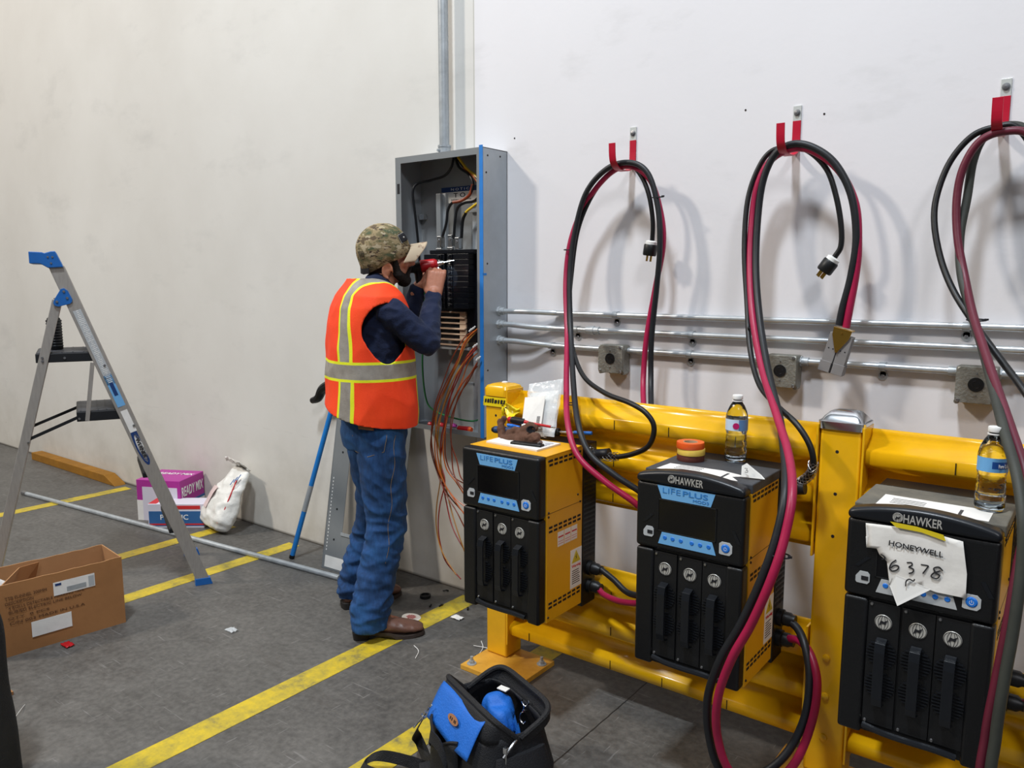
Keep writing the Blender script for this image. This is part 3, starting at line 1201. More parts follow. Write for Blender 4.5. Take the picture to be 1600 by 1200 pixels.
YC = -.018
za, zb, zc = 1.372, 1.307, 1.236
conduit('topmost of the three horizontal conduits leaving the enclosure', za, 0,
        [(PXR, -.06, 1.375), (-2.10, -.06, 1.375), (-2.0, -.058, 1.376), (-1.88, -.03, za + .001), (-1.82, YC, za), (-1.2, YC, za), (-.4, YC, za), (1.2, YC, za)])
conduit('middle of the three horizontal conduits leaving the enclosure', zb, 0,
        [(PXR, -.06, 1.318), (-2.08, -.06, 1.318), (-2.0, -.05, 1.312), (-1.90, -.022, zb), (-1.84, YC, zb), (-1.2, YC, zb), (-.4, YC, zb), (1.2, YC, zb)], brk=[(-1.688, YC, zb)])
# the lowest conduit runs from box to box in separate lengths
ZJ = 1.233
jx = [-1.578, -.902, -.312]
conduit('lowest conduit, bent, between the enclosure and the first junction box', ZJ, 0,
        [(PXR, -.06, 1.247), (-2.08, -.06, 1.247), (-2.0, -.05, 1.242), (-1.91, -.024, ZJ + .002), (-1.85, YC, ZJ), (-1.70, YC, ZJ), (jx[0] - .052, YC, ZJ)])
for k, (xa, xb_, lab) in enumerate(((jx[0] + .052, jx[1] - .052, 'lowest conduit length between first and second junction box'),
                                    (jx[1] + .052, jx[2] - .052, 'lowest conduit length behind the grey connector, second to third box'),
                                    (jx[2] + .052, 1.2, 'lowest conduit length right of the third junction box'))):
    t = thing('conduit', lab, 'conduit', (xa, YC, ZJ))
    m = MB()
    m.cyl((xa, YC, ZJ), (xb_, YC, ZJ), .0118, .0118, 12)
    m.build('tube', 'conduit', t, world=True, smooth=True)
    for x, s in ((xa, 1), (xb_, -1)):
        if abs(x) > 1.1:
            continue
        m = MB()
        m.cyl((x, YC, ZJ), (x + s * .008, YC, ZJ), .019, .019, 8)
        m.cyl((x + s * .008, YC, ZJ), (x + s * .030, YC, ZJ), .0155, .0155, 14)
        m.build('coupling', 'steel', t, world=True, smooth=True)

# one-hole straps
spots = [((-1.585, za), 'strap on the topmost conduit left of the first cable loop'), ((-1.770, zb), 'strap on the middle conduit just right of the enclosure'),
         ((-1.897, ZJ), 'strap on the lowest conduit near its bend'), ((-1.257, zb), 'strap on the middle conduit right of the first cable loop'),
         ((-1.262, ZJ), 'strap on the lowest conduit right of the first cable loop'), ((-.585, ZJ), 'strap on the lowest conduit above the metal-capped post'),
         ((-.355, za), 'strap on the topmost conduit near the right edge')]
proto = None
for (x, z), lab in spots:
    if proto is None:
        proto = thing('conduit_strap', lab, 'strap', (x, 0, z - .04), 0, 'one-hole straps on the wall conduits')
        m = MB()
        pts = [(0, YC - .0130 * math.sin(a), .04 + .0130 * math.cos(a)) for a in [0 + i * PI / 8 for i in range(9)]]
        m.ribbon([(0, -.001, .053)] + pts + [(0, -.001, .027)], .020, .002, (1, 0, 0))
        m.cyl((0, -.001, .008), (0, -.004, .008), .0145, .0145, 18)
        m.bx(-.009, .009, -.004, -.001, .008, .030)
        m.build('saddle', 'steel', proto, smooth=True)
        m = MB()
        m.lathe([(.006, 0), (.006, .002), (.003, .005), (0, .005)], Matrix.Translation((0, -.004, .008)) @ Matrix.Rotation(PI / 2, 4, 'X'), 10)
        m.build('anchor_screw', 'screw', proto, smooth=True)
    else:
        o = proto.copy()
        COL.objects.link(o)
        o.location = (x, 0, z - .04)
        o['label'] = lab
        for ch in list(proto.children):
            c = ch.copy()
            COL.objects.link(c)
            c.parent = o

# junction boxes
for k, x in enumerate(jx):
    lab = ['cast metal outlet box between the first cable loop and the enclosure', 'cast metal outlet box beside the second cable loop, above the water bottle',
           'cast metal outlet box crossed by cables at the right edge'][k]
    t = thing('junction_box', lab, 'junction box', (x, 0, 1.143), 0, 'outlet boxes on the wall')
    m = MB()
    m.bx(-.056, .056, -.062, -.001, 0, .112)
    m.build('box', 'cast', t, bevel=.008, seg=3, smooth=True)
    m = MB()
    m.prism([(-.055, .012), (-.043, .001), (.043, .001), (.055, .012), (.055, .100), (.043, .111), (-.043, .111), (-.055, .100)], .004, Matrix.Translation((0, -.0665, 0)))
    fp_ = m.build('face_plate', 'cast', t, bevel=.001)
    m = MB()
    m.cyl((0, -.069, .058), (0, -.0655, .058), .0215, .0215, 28)
    m.use(1)
    for a in (0, 1, 2, 3):
        q = a * PI / 2 + .4
        m.tube([(.011 * math.cos(q + b), -.0695, .058 + .011 * math.sin(q + b)) for b in (-.35, 0, .35)], .0012, 5)
    m.build('twist_lock_outlet', ['black_rubber', 'ink'], t)
    for sx, sz in ((-.046, .008), (.046, .008), (.044, .104), (0, .091), (0, .024)):
        m = MB()
        big = sz < .05 and sx
        dot(m, (sx, -.0665, sz), .006 if abs(sx) > .01 else .0028, (0, -1, 0), .004)
        m.build('cover_screw', 'screw', t)
    m = MB()
    for sx in (-.05, .05):
        m.cyl((sx, -.055, .002), (sx, -.02, .002), .008, .008, 12)
    m.build('screw_lug', 'cast', t, smooth=True)

# vertical conduit
t = thing('conduit', 'tall vertical steel conduit rising from the top of the enclosure', 'conduit', (-2.462, -.055, 2.06))
m = MB()
m.cyl((-2.462, -.055, 2.062), (-2.462, -.055, 4.6), .0225, .0225, 24)
m.build('tube', 'steel', t, world=True, smooth=True)
m = MB()
m.cyl((-2.462, -.055, 2.060), (-2.462, -.055, 2.105), .028, .028, 24)
m.cyl((-2.462, -.055, 2.103), (-2.462, -.055, 2.112), .030, .030, 24)
m.cyl((-2.47, -.083, 2.088), (-2.472, -.092, 2.088), .006, .006, 8)
m.build('connector_sleeve', 'steel', t, world=True, smooth=True)

# hooks
hx = [-1.529, -.904, -.303]
for k, x in enumerate(hx):
    lab = ['red J hook on the wall holding the leftmost cable loop', 'red J hook on the wall holding the middle cable loop', 'red J hook on the wall at the right edge'][k]
    t = thing('wall_hook', lab, 'hook', (x, 0, 1.93), 0, 'red wall hooks')
    m = MB()
    m.bx(-.0135, .0135, -.0045, 0, .115, .165)
    pl = m.build('mounting_tab', 'zinc', t, bevel=.0006)
    m = MB()
    m.lathe([(.011, 0), (.011, .0015), (.0075, .002), (.0075, .007), (0, .008)], Matrix.Translation((0, -.0045, .142)) @ Matrix.Rotation(PI / 2, 4, 'X'), 12)
    m.build('bolt', 'screw', pl, smooth=True)
    m = MB()
    pts = [(0, -.003, .116), (0, -.003, .06), (0, -.008, .02), (0, -.03, .004), (0, -.07, -.006), (0, -.118, -.004), (0, -.148, .014), (0, -.158, .04), (0, -.162, .085)]
    m.ribbon(spline(pts, 5), .027, .0045, (1, 0, 0))
    m.build('coated_hook', 'red_paint', t, bevel=.0006)


# ------------------------------------------------------------------ cables
def ppath(lst, dx=0, dy=0, n=8):
    return spline([at(x + dx, y + dy, d) for x, y, d in lst], n)


def plug(parent, base, direction, up=(0, -1, 0)):
    """twist-lock plug with a light collar, blades along direction"""
    d = Vector(direction).normalized()
    q = d.to_track_quat('Z', 'Y').to_matrix().to_4x4()
    q.translation = Vector(base)
    m = MB()
    m.lathe([(.014, 0), (.0215, .004), (.0215, .016)], q, 20)
    pg = m.build('plug_collar', 'white', parent, world=True, smooth=True)
    m = MB()
    m.lathe([(.023, .014), (.0255, .018), (.0255, .052), (.023, .056), (0.0, .056)], q, 20)
    m.build('plug_body', 'black_rubber', pg, world=True, smooth=True)
    m = MB()
    for a in (0, 1, 2, 3):
        c, s = .010 * math.cos(a * PI / 2 + .3), .010 * math.sin(a * PI / 2 + .3)
        m.box((c, s, .066), (.003, .007, .022), q)
    m.build('plug_blades', 'brass', pg, world=True)


def zip_tie(parent, p, r=.022):
    m = MB()
    p = Vector(p)
    m.tube([p + Vector((r * math.cos(a), r * .6 * math.sin(a), .002 * math.sin(a))) for a in [i * 2 * PI / 16 for i in range(17)]], .0022, 5)
    m.box(p + Vector((r, -.004, .002)), (.010, .005, .005))
    m.build('cable_tie', 'ink', parent, world=True)


def mesh_grip(parent, pts, r):
    m = MB()
    P = spline(pts, 10)
    L = len(P)
    for ph in range(6):
        for sgn in (1, -1):
            out = []
            for i in range(L):
                T = (P[min(i + 1, L - 1)] - P[max(i - 1, 0)]).normalized()
                u = T.orthogonal().normalized()
                u = (Vector((0, 0, 1)) - T * T.z).normalized() if abs(T.z) < .9 else u
                w_ = T.cross(u)
                a = sgn * i / L * 9 + ph * PI / 3
                out.append(P[i] + (u * math.cos(a) + w_ * math.sin(a)) * r)
            m.tube(out, .0008, 4)
    m.build('mesh_grip', 'screw', parent, world=True)


# --- leftmost loop
t = thing('battery_cable', 'red and black charging cable on the leftmost red hook, running to the left charger', 'cable', tuple(at(985, 258, -.1)))
base = [(1014, 655, -.30), (1010, 600, -.14), (1013, 530, -.11), (1025, 450, -.11), (1034, 385, -.11), (1030, 325, -.11), (1014, 278, -.11), (985, 257, -.11), (950, 268, -.11), (918, 306, -.11), (898, 370, -.12),
        (888, 440, -.15), (886, 520, -.22), (888, 600, -.35), (893, 660, -.47), (910, 712, -.51), (950, 748, -.52), (1000, 785, -.53), (1022, 820, -.54), (1026, 880, -.54), (1012, 925, -.54), (975, 932, -.52), (948, 912, -.49), (932, 890, -.482)]
bl = [(x + (-1 if y < 400 and x > 960 else (5 if x < 990 and i > 10 else 0)), y, d) for i, (x, y, d) in enumerate(base)]
m = MB()
bk = [(x, y, d - (.002)) for x, y, d in base[:11]]
black = [(1018, 655, -.30), (1017, 600, -.14), (1018, 530, -.12), (1026, 450, -.12), (1031, 385, -.125), (1028, 325, -.12), (1013, 272, -.12), (985, 254, -.12), (948, 264, -.12), (915, 303, -.12), (897, 370, -.13),
         (890, 440, -.155), (892, 520, -.22), (896, 600, -.40), (903, 660, -.55), (921, 708, -.60), (960, 742, -.60), (1008, 775, -.56), (1031, 812, -.53), (1036, 870, -.53), (1022, 925, -.53), (985, 928, -.51), (958, 905, -.49), (938, 889, -.482)]
red = [(1007, 655, -.30), (1005, 600, -.14), (1010, 530, -.11), (1024, 450, -.10), (1036, 385, -.10), (1033, 335, -.10), (1016, 282, -.10), (985, 260, -.10), (952, 272, -.10), (915, 318, -.10), (892, 375, -.115),
       (884, 440, -.14), (886, 520, -.215), (885, 600, -.40), (887, 660, -.55), (903, 712, -.61), (945, 752, -.61), (1000, 793, -.57), (1020, 830, -.53), (1022, 890, -.53), (1008, 937, -.53), (975, 941, -.52), (945, 930, -.50), (934, 918, -.482)]
m.tube(ppath(black), .0105, 12)
m.build('black_lead', 'grey_rubber', t, world=True, smooth=True, label='dark grey lead')
m = MB()
m.tube(ppath(red), .0105, 12)
m.build('red_lead', 'red_rubber', t, world=True, smooth=True, label='crimson lead')
for q in ((1028, 308, -.115), (889, 390, -.125), (893, 631, -.475)):
    zip_tie(t, at(*q))

t = thing('power_cord', 'black power cord with hanging plug on the leftmost hook', 'cord', tuple(at(1017, 390, -.1)))
m = MB()
pc_ = [(1019, 380, -.09), (1020, 345, -.095), (1014, 305, -.10), (1002, 275, -.095), (985, 259, -.09), (956, 268, -.09), (925, 306, -.095), (903, 360, -.11), (893, 430, -.135), (889, 490, -.18), (895, 545, -.26), (912, 588, -.36), (945, 614, -.45),
       (985, 630, -.50), (1010, 646, -.51), (1022, 668, -.51), (1014, 696, -.51), (990, 709, -.50), (962, 714, -.49), (940, 712, -.488)]
m.tube(ppath(pc_), .0088, 12)
m.build('cord', 'black_rubber', t, world=True, smooth=True)
plug(t, at(1018, 376, -.09), at(1013, 410, -.09) - at(1018, 376, -.09))
mesh_grip(t, [at(x, y, d) for x, y, d in ((966, 713, -.49), (950, 714, -.489), (932, 710, -.488), (918, 700, -.488))], .0145)
m = MB()
m.cyl(at(952, 708, -.488), at(915, 712, -.488), .017, .020, 14)
m.build('strain_relief', 'grey_rubber', t, world=True, smooth=True, label='grey plastic strain relief')

# --- middle loop
t = thing('battery_cable', 'red and black charging cable on the middle hook, looping low before the chargers', 'cable', tuple(at(1240, 230, -.1)))
black = [(1311, 508, -.12), (1317, 480, -.12), (1330, 430, -.12), (1338, 370, -.12), (1330, 305, -.12), (1305, 256, -.12), (1272, 231, -.12), (1240, 225, -.12), (1212, 240, -.12), (1193, 280, -.12), (1184, 340, -.13), (1181, 420, -.17), (1187, 500, -.25),
         (1200, 580, -.38), (1217, 650, -.52), (1226, 710, -.66), (1227, 770, -.79), (1213, 840, -.84), (1190, 905, -.86), (1158, 975, -.86), (1126, 1030, -.85), (1106, 1090, -.83), (1108, 1150, -.80), (1128, 1205, -.77), (1180, 1212, -.70), (1225, 1182, -.66), (1256, 1125, -.62), (1265, 1060, -.58),
         (1258, 1010, -.54), (1246, 982, -.50), (1228, 967, -.482)]
red = [(1322, 512, -.12), (1328, 480, -.12), (1337, 430, -.115), (1341, 385, -.115), (1337, 320, -.11), (1312, 268, -.11), (1274, 238, -.11), (1240, 232, -.11), (1205, 250, -.11), (1184, 290, -.11), (1175, 345, -.12), (1172, 420, -.165), (1177, 500, -.25),
       (1192, 580, -.38), (1214, 650, -.53), (1232, 710, -.67), (1238, 770, -.80), (1226, 840, -.85), (1205, 905, -.88), (1174, 975, -.88), (1143, 1030, -.87), (1122, 1090, -.85), (1121, 1150, -.82), (1143, 1208, -.79), (1195, 1228, -.72), (1240, 1195, -.67), (1268, 1130, -.63), (1277, 1070, -.59),
       (1268, 1026, -.55), (1250, 1002, -.51), (1229, 997, -.482)]
m = MB()
m.tube(ppath(black), .0118, 12)
m.build('black_lead', 'grey_rubber', t, world=True, smooth=True, label='dark grey lead')
m = MB()
m.tube(ppath(red), .0118, 12)
m.build('red_lead', 'red_rubber', t, world=True, smooth=True, label='crimson lead')
for q in ((1180, 512, -.25), (1220, 868, -.85)):
    zip_tie(t, at(*q), .024)
# grey twin-pole connector
top, bot = at(1318, 520, -.12), at(1298, 582, -.12)
dn = (bot - top)
L = dn.length
fx = Vector((0, -1, 0)).cross(dn.normalized()) * -1
mt = Matrix(((fx.x, 0, dn.normalized().x, top.x), (fx.y, 1, dn.normalized().y, top.y), (fx.z, 0, dn.normalized().z, top.z), (0, 0, 0, 1)))
m = MB()
m.bx(-.036, -.0015, -.016, .016, .006, L * .78, mt)
m.bx(.0015, .036, -.016, .016, .006, L * .78, mt)
m.bx(-.039, -.003, -.018, .018, L * .74, L, mt)
m.bx(.003, .039, -.018, .018, L * .74, L, mt)
cn = m.build('twin_connector', 'connector', t, world=True, bevel=.001, label='grey two-pole connector')
m = MB()
for xx in (-.026, -.012, .012, .026):
    m.cyl(mt @ Vector((xx, -.0163, L * .42)), mt @ Vector((xx, -.0167, L * .42)), .0022, .0022, 8)
m.bx(-.0012, .0012, -.0165, -.01, L * .5, L, mt)
m.build('pin_holes', 'ink', cn, world=True)
m = MB()
m.prism([(-.029, -.012), (.029, -.012), (.027, .012), (.003, L * .48), (-.003, L * .48), (-.027, .012)], .003, mt @ Matrix.Translation((0, -.021, 0)))
m.bx(-.029, .029, -.022, .018, -.014, -.010, mt)
m.build('cable_clamp', 'brass', cn, world=True, bevel=.001)
m = MB()
for z in (.002, L * .42):
    m.cyl(mt @ Vector((0, -.021, z)), mt @ Vector((0, -.025, z)), .0035, .003, 10)
m.build('clamp_screw', 'brass', cn, world=True)

t = thing('power_cord', 'black power cord with hanging plug on the middle hook', 'cord', tuple(at(1300, 410, -.1)))
m = MB()
pc_ = [(1304, 402, -.10), (1314, 384, -.10), (1314, 350, -.10), (1306, 305, -.10), (1292, 265, -.10), (1266, 238, -.10), (1240, 230, -.10), (1206, 236, -.10), (1184, 265, -.105), (1168, 315, -.12), (1163, 390, -.15), (1167, 470, -.20), (1172, 545, -.28), (1186, 600, -.37),
       (1214, 634, -.45), (1244, 662, -.50), (1265, 695, -.52), (1271, 725, -.52), (1262, 745, -.50), (1246, 754, -.489), (1232, 757, -.487)]
m.tube(ppath(pc_), .0088, 12)
m.build('cord', 'black_rubber', t, world=True, smooth=True)
plug(t, at(1304, 402, -.10), at(1281, 432, -.105) - at(1304, 402, -.10))
mesh_grip(t, [at(x, y, d) for x, y, d in ((1271, 722, -.52), (1268, 738, -.515), (1256, 750, -.495), (1243, 756, -.489))], .0135)
m = MB()
m.cyl(at(1258, 762, -.487), at(1228, 762, -.487), .020, .022, 14)
m.build('strain_relief', 'grey_rubber', t, world=True, smooth=True, label='grey plastic strain relief')

# --- right loop
t = thing('battery_cable', 'dusty red and grey charging cable on the right-edge hook', 'cable', tuple(at(1575, 200, -.1)))
m = MB()
grey = [(1680, 640, -.30), (1668, 480, -.13), (1662, 370, -.12), (1645, 275, -.115), (1610, 208, -.09), (1575, 196, -.09), (1540, 212, -.09), (1521, 250, -.095), (1511, 310, -.105), (1500, 370, -.135), (1502, 430, -.19), (1518, 490, -.27), (1534, 540, -.36), (1550, 600, -.47), (1568, 670, -.62),
        (1588, 740, -.74), (1598, 810, -.81), (1597, 880, -.83), (1584, 980, -.85), (1568, 1070, -.86), (1556, 1150, -.86), (1550, 1240, -.85), (1600, 1330, -.75), (1650, 1250, -.6), (1640, 1120, -.5), (1615, 1065, -.485), (1590, 1062, -.482)]
m.tube(ppath(grey), .0118, 12)
m.build('black_lead', 'dusty_rubber', t, world=True, smooth=True, label='dusty grey lead')
m = MB()
red = [(1692, 640, -.30), (1678, 480, -.12), (1670, 370, -.11), (1652, 285, -.105), (1612, 214, -.12), (1572, 205, -.125), (1532, 220, -.125), (1506, 260, -.125), (1495, 310, -.13), (1496, 370, -.15), (1507, 430, -.19), (1520, 490, -.285), (1536, 540, -.375), (1556, 600, -.48), (1580, 670, -.60),
       (1602, 740, -.70), (1606, 810, -.76), (1592, 880, -.80), (1574, 980, -.83), (1556, 1070, -.84), (1541, 1150, -.84), (1535, 1240, -.83), (1590, 1345, -.72), (1660, 1250, -.57), (1650, 1150, -.5), (1625, 1105, -.485), (1592, 1098, -.482)]
m.tube(ppath(red), .0112, 12)
m.build('red_lead', 'dark_red_rubber', t, world=True, smooth=True, label='dull red lead')
zip_tie(t, at(1526, 500, -.28), .024)
t = thing('power_cord', 'black power cord on the right-edge hook, crossing the third outlet box', 'cord', tuple(at(1560, 200, -.1)))
m = MB()
pc_ = [(1642, 372, -.10), (1640, 330, -.10), (1622, 250, -.10), (1590, 200, -.10), (1560, 198, -.10), (1520, 212, -.10), (1485, 252, -.11), (1464, 305, -.13), (1460, 350, -.15), (1470, 405, -.18), (1490, 455, -.22), (1522, 505, -.28), (1562, 560, -.36), (1605, 618, -.45), (1640, 680, -.5), (1650, 740, -.5), (1620, 790, -.49), (1596, 800, -.487)]
m.tube(ppath(pc_), .0092, 12)
m.build('cord', 'black_rubber', t, world=True, smooth=True)
plug(t, at(1642, 366, -.10), at(1636, 400, -.10) - at(1642, 366, -.10))

# ------------------------------------------------------------------ electrical enclosure
EX0, EX1, EZ0, EZ1, EY = -2.664, -2.146, .822, 2.062, -.166
E_ = thing('electrical_panel', 'tall open grey electrical panel enclosure with breakers, mounted on the white wall', 'electrical panel', ((EX0 + EX1) / 2, 0, EZ0))
m = MB()
m.bx(EX0, EX1, -.004, 0, EZ0, EZ1)
m.build('back_plate', 'panel_in', E_, world=True)
m = MB()
m.bx(EX1 - .003, EX1, EY, 0, EZ0, EZ1)
sp = m.build('side_panel', 'panel_side', E_, world=True)
for (y, z) in ((-.135, 2.03), (-.05, 2.035), (-.145, 1.96), (-.14, 1.58), (-.14, 1.12)):
    m = MB()
    dot(m, (EX1, y, z), .0045, (1, 0, 0), .002)
    m.build('rivet', 'dark_screw', sp, world=True)
m = MB()
m.bx(EX0, EX0 + .003, EY, 0, EZ0, EZ1)
m.build('side_panel', 'panel_side', E_, world=True)
m = MB()
m.bx(EX0, EX1, EY, 0, EZ1 - .003, EZ1)
m.build('top_panel', 'panel_side', E_, world=True)
m = MB()
m.bx(EX0, EX1, EY, 0, EZ0, EZ0 + .003)
m.build('bottom_panel', 'panel_side', E_, world=True)
m = MB()
m.bx(EX0, EX0 + .034, EY - .0015, EY + .0005, EZ0, EZ1)
fl_ = m.build('front_flange', 'panel_grey', E_, world=True)
m = MB()
m.bx(EX0 + .010, EX0 + .026, EY - .002, EY - .0014, 1.90, 1.945)
m.build('slot', 'ink', fl_, world=True)
m = MB()
m.bx(EX0 + .034, EX1 - .034, EY - .0015, EY + .0005, EZ1 - .028, EZ1)
m.build('front_flange', 'panel_grey', E_, world=True)
m = MB()
m.bx(EX1 - .034, EX1, EY - .0015, EY + .0005, EZ0, EZ1)
m.build('front_flange', 'panel_grey', E_, world=True)
m = MB()
m.bx(EX0 + .034, EX1 - .034, EY - .0015, EY + .0005, EZ0, EZ0 + .022)
m.build('front_flange', 'panel_grey', E_, world=True)
m = MB()
m.bx(EX1 - .019, EX1 + .001, EY - .0028, EY - .0014, EZ0, EZ1 + .008)
m.bx(EX1 - .001, EX1 + .0012, EY - .0028, EY + .020, 1.53, 1.54)
m.build('masking_tape', 'blue_tape', E_, world=True, label='strip of blue masking tape down the right edge')
# notice label on the back
YP = -.006
a, b = at(690, 294, YP), at(750, 314, YP)
m = MB()
m.bx(a.x, b.x + .01, YP - .001, YP + .002, b.z, a.z)
nt_ = m.build('notice_label', 'paper', E_, world=True)
m = MB()
m.bx(a.x, b.x + .01, YP - .0016, YP - .0009, a.z - .022, a.z)
m.build('header_band', 'blue_blank', nt_, world=True)
cx = (a.x + b.x) / 2
text('N O T I C E', .13, .011, XZ(cx + .01, YP - .0018, a.z - .011), 'white', nt_, world=True)
text('T O', .07, .020, XZ(cx - .005, YP - .0012, a.z - .038), 'ink', nt_, world=True, stroke=.01)
text('INSTALL WITH THIS', .12, .007, XZ(cx + .005, YP - .0012, a.z - .058), 'ink', nt_, world=True)
# paper schedule in the back left corner
a, b = at(633, 272, YP), at(656, 355, YP)
m = MB()
m.bx(a.x, b.x, YP - .001, YP, b.z, a.z)
m.build('schedule_label', 'panel_grey', E_, world=True)
m = MB()
dot(m, at(643, 277, YP - .001), .010, (0, -1, 0), .001, 20)
m.build('knockout', 'kraft_ink', E_, world=True)


# vertical channels carrying the interior
def ch(px0, px1, py0, py1, y, name='mounting_rail', mm='panel_grey', dep=.02):
    a, b = at(px0, py0, y), at(px1, py1, y)
    m = MB()
    m.bx(a.x, b.x, y, y + dep, b.z, a.z)
    return m.build(name, mm, E_, world=True, bevel=.001)


c0 = ch(681, 689, 303, 396, -.075, dep=.02)
ch(689, 697, 303, 396, -.058, dep=.02, mm='steel')
ch(738, 748, 318, 680, -.060, dep=.02, mm='steel')
ch(655, 662, 335, 343, -.03, 'bracket', 'chrome')
ch(733, 750, 326, 331, -.075, 'bracket', 'steel')
# breaker stack
zt = at(700, 397, -.11).z
zb_ = at(700, 482, -.11).z
xa, xb_ = at(664, 430, -.12).x, at(733, 430, -.12).x
xm = (xa + xb_) / 2
m = MB()
m.bx(xa - .004, xb_ + .01, -.08, -.07, zb_ - .15, zt + .015)
m.build('bus_backing', 'breaker', E_, world=True)
m = MB()
m.bx(at(672, 395, -.12).x, at(740, 395, -.12).x, -.122, -.09, zt + .004, zt + .018)
m.build('top_insulator', 'breaker', E_, world=True)
nb = 10
for j in range(nb):
    for i in range(2):
        z1 = zt - j * (zt - zb_) / nb
        z0 = z1 - (zt - zb_) / nb + .0015
        m = MB()
        x0 = xa if i == 0 else xm + .008
        x1 = xm - .008 if i == 0 else xb_
        m.bx(x0, x1, -.125, -.08, z0, z1)
        hx0 = x1 - .035 if i == 0 else x0 + .012
        m.bx(hx0, hx0 + .022, -.131, -.125, z0 + .002, z1 - .002)
        m.bx(hx0 + .006, hx0 + .016, -.141, -.131, (z0 + z1) / 2 - .002, (z0 + z1) / 2 + .004)
        br = m.build('circuit_breaker', 'breaker', E_, world=True, bevel=.0008)
        if j in (1,):
            m = MB()
            m.bx(hx0 + .004, hx0 + .012, -.1315, -.130, z0 + .002, z1 - .001)
            m.build('white_mark', 'white', br, world=True)
# feeder lugs
for (px, py) in ((689, 378), (706, 376), (717, 380)):
    p = at(px, py, -.10)
    m = MB()
    m.box(p, (.024, .03, .05))
    m.box(p + Vector((0, -.01, -.035)), (.034, .012, .012))
    lg = m.build('feeder_lug', 'chrome', E_, world=True, bevel=.002)
    m = MB()
    dot(m, p + Vector((0, -.0145, .006)), .0075, (0, -1, 0), .003, 12)
    m.build('set_screw', 'screw', lg, world=True)
# beige ladder-like insulator below the breakers
p0, p1_ = at(690, 487, -.085), at(729, 540, -.085)
m = MB()
W_ = abs(p1_.x - p0.x)
m.bx(p0.x + W_ * .75, p1_.x, -.088, -.07, p1_.z, p0.z)
m.bx(p0.x - .06, p0.x - .045, -.088, -.07, p1_.z, p0.z)
for k in range(7):
    z = p0.z + (p1_.z - p0.z) * k / 6
    m.bx(p0.x - .06, p1_.x, -.098 if k % 2 else -.09, -.072, z - .004, z + .003)
for k in range(3):
    z = p0.z + (p1_.z - p0.z) * (k * 2 + 1) / 6
    m.bx(p0.x - .03, p0.x - .01, -.096, -.08, z - .012, z + .008)
m.build('bus_insulator', 'beige', E_, world=True, bevel=.0008)
m = MB()
m.bx(p0.x - .075, p1_.x + .012, -.08, -.05, p1_.z - .022, p1_.z - .010)
m.build('lower_bracket', 'steel', E_, world=True)
q = at(741, 600, -.05)
m = MB()
m.bx(q.x - .03, q.x + .01, -.06, -.04, q.z - .006, q.z + .006)
m.bx(q.x + .004, q.x + .016, -.055, -.03, q.z - .08, q.z - .004)
m.build('bracket', 'panel_grey', E_, world=True)

# feeder cables in the enclosure
for lab, nm, pts, r, mm in (
        ('black feeder cable bending left across the top of the enclosure interior', 'feeder_cable', [(709, 246, -.05), (705, 262, -.05), (694, 275, -.05), (672, 282, -.07), (652, 287, -.11), (645, 300, -.125), (648, 330, -.12), (652, 365, -.11), (655, 400, -.10), (657, 430, -.09)], .0058, 'black_wire'),
        ('brown and black feeder cable curving from the conduit to the left lug', 'feeder_cable', [(711, 246, -.055), (718, 262, -.06), (732, 272, -.08), (739, 288, -.09), (734, 304, -.095), (722, 313, -.09), (708, 316, -.09), (700, 328, -.09), (697, 350, -.095), (690, 374, -.10)], .0062, 'black_wire'),
        ('black feeder cable curving from the right edge to the middle lug', 'feeder_cable', [(714, 246, -.05), (726, 262, -.06), (738, 272, -.08), (748, 285, -.10), (750, 303, -.10), (741, 314, -.10), (726, 317, -.095), (715, 325, -.095), (711, 345, -.10), (709, 373, -.10)], .0062, 'black_wire'),
        ('yellow-sleeved feeder cable ending at the right lug', 'feeder_cable', [(716, 246, -.055), (730, 264, -.07), (744, 276, -.09), (752, 295, -.10), (750, 313, -.11), (740, 322, -.11), (728, 332, -.105), (723, 345, -.10), (721, 372, -.10)], .0060, 'yellow_wire')):
    P_ = [at(*q) for q in pts]
    t = thing(nm, lab, 'cable', tuple(P_[0]))
    m = MB()
    m.tube(spline(P_, 6), r, 8)
    m.build('jacket', mm, t, world=True, smooth=True)
    if mm == 'yellow_wire':
        m = MB()
        m.tube(spline(P_[-3:], 6), r + .001, 8)
        m.build('black_sleeve', 'black_wire', t, world=True, smooth=True)
    if 'brown' in lab:
        m = MB()
        m.tube(spline(P_[3:7], 6), r + .001, 8)
        m.build('brown_sleeve', 'copper_a', t, world=True, smooth=True)
    if 'middle lug' in lab:
        m = MB()
        m.tube(spline(P_[1:4], 6), r + .001, 8)
        m.build('orange_sleeve', 'copper_b', t, world=True, smooth=True)
gw = [at(*q) for q in [(664, 450, -.15), (661, 480, -.15), (662, 520, -.14), (660, 570, -.13), (665, 620, -.13), (676, 640, -.13), (705, 652, -.12), (735, 658, -.10), (752, 655, -.08)]]
m = MB()
m.tube(spline(gw, 6), .004, 8)
o = m.build('ground_wire', 'green_wire', smooth=True)
tagset(o, 'green ground wire curving down behind the orange vest inside the enclosure', 'wire')

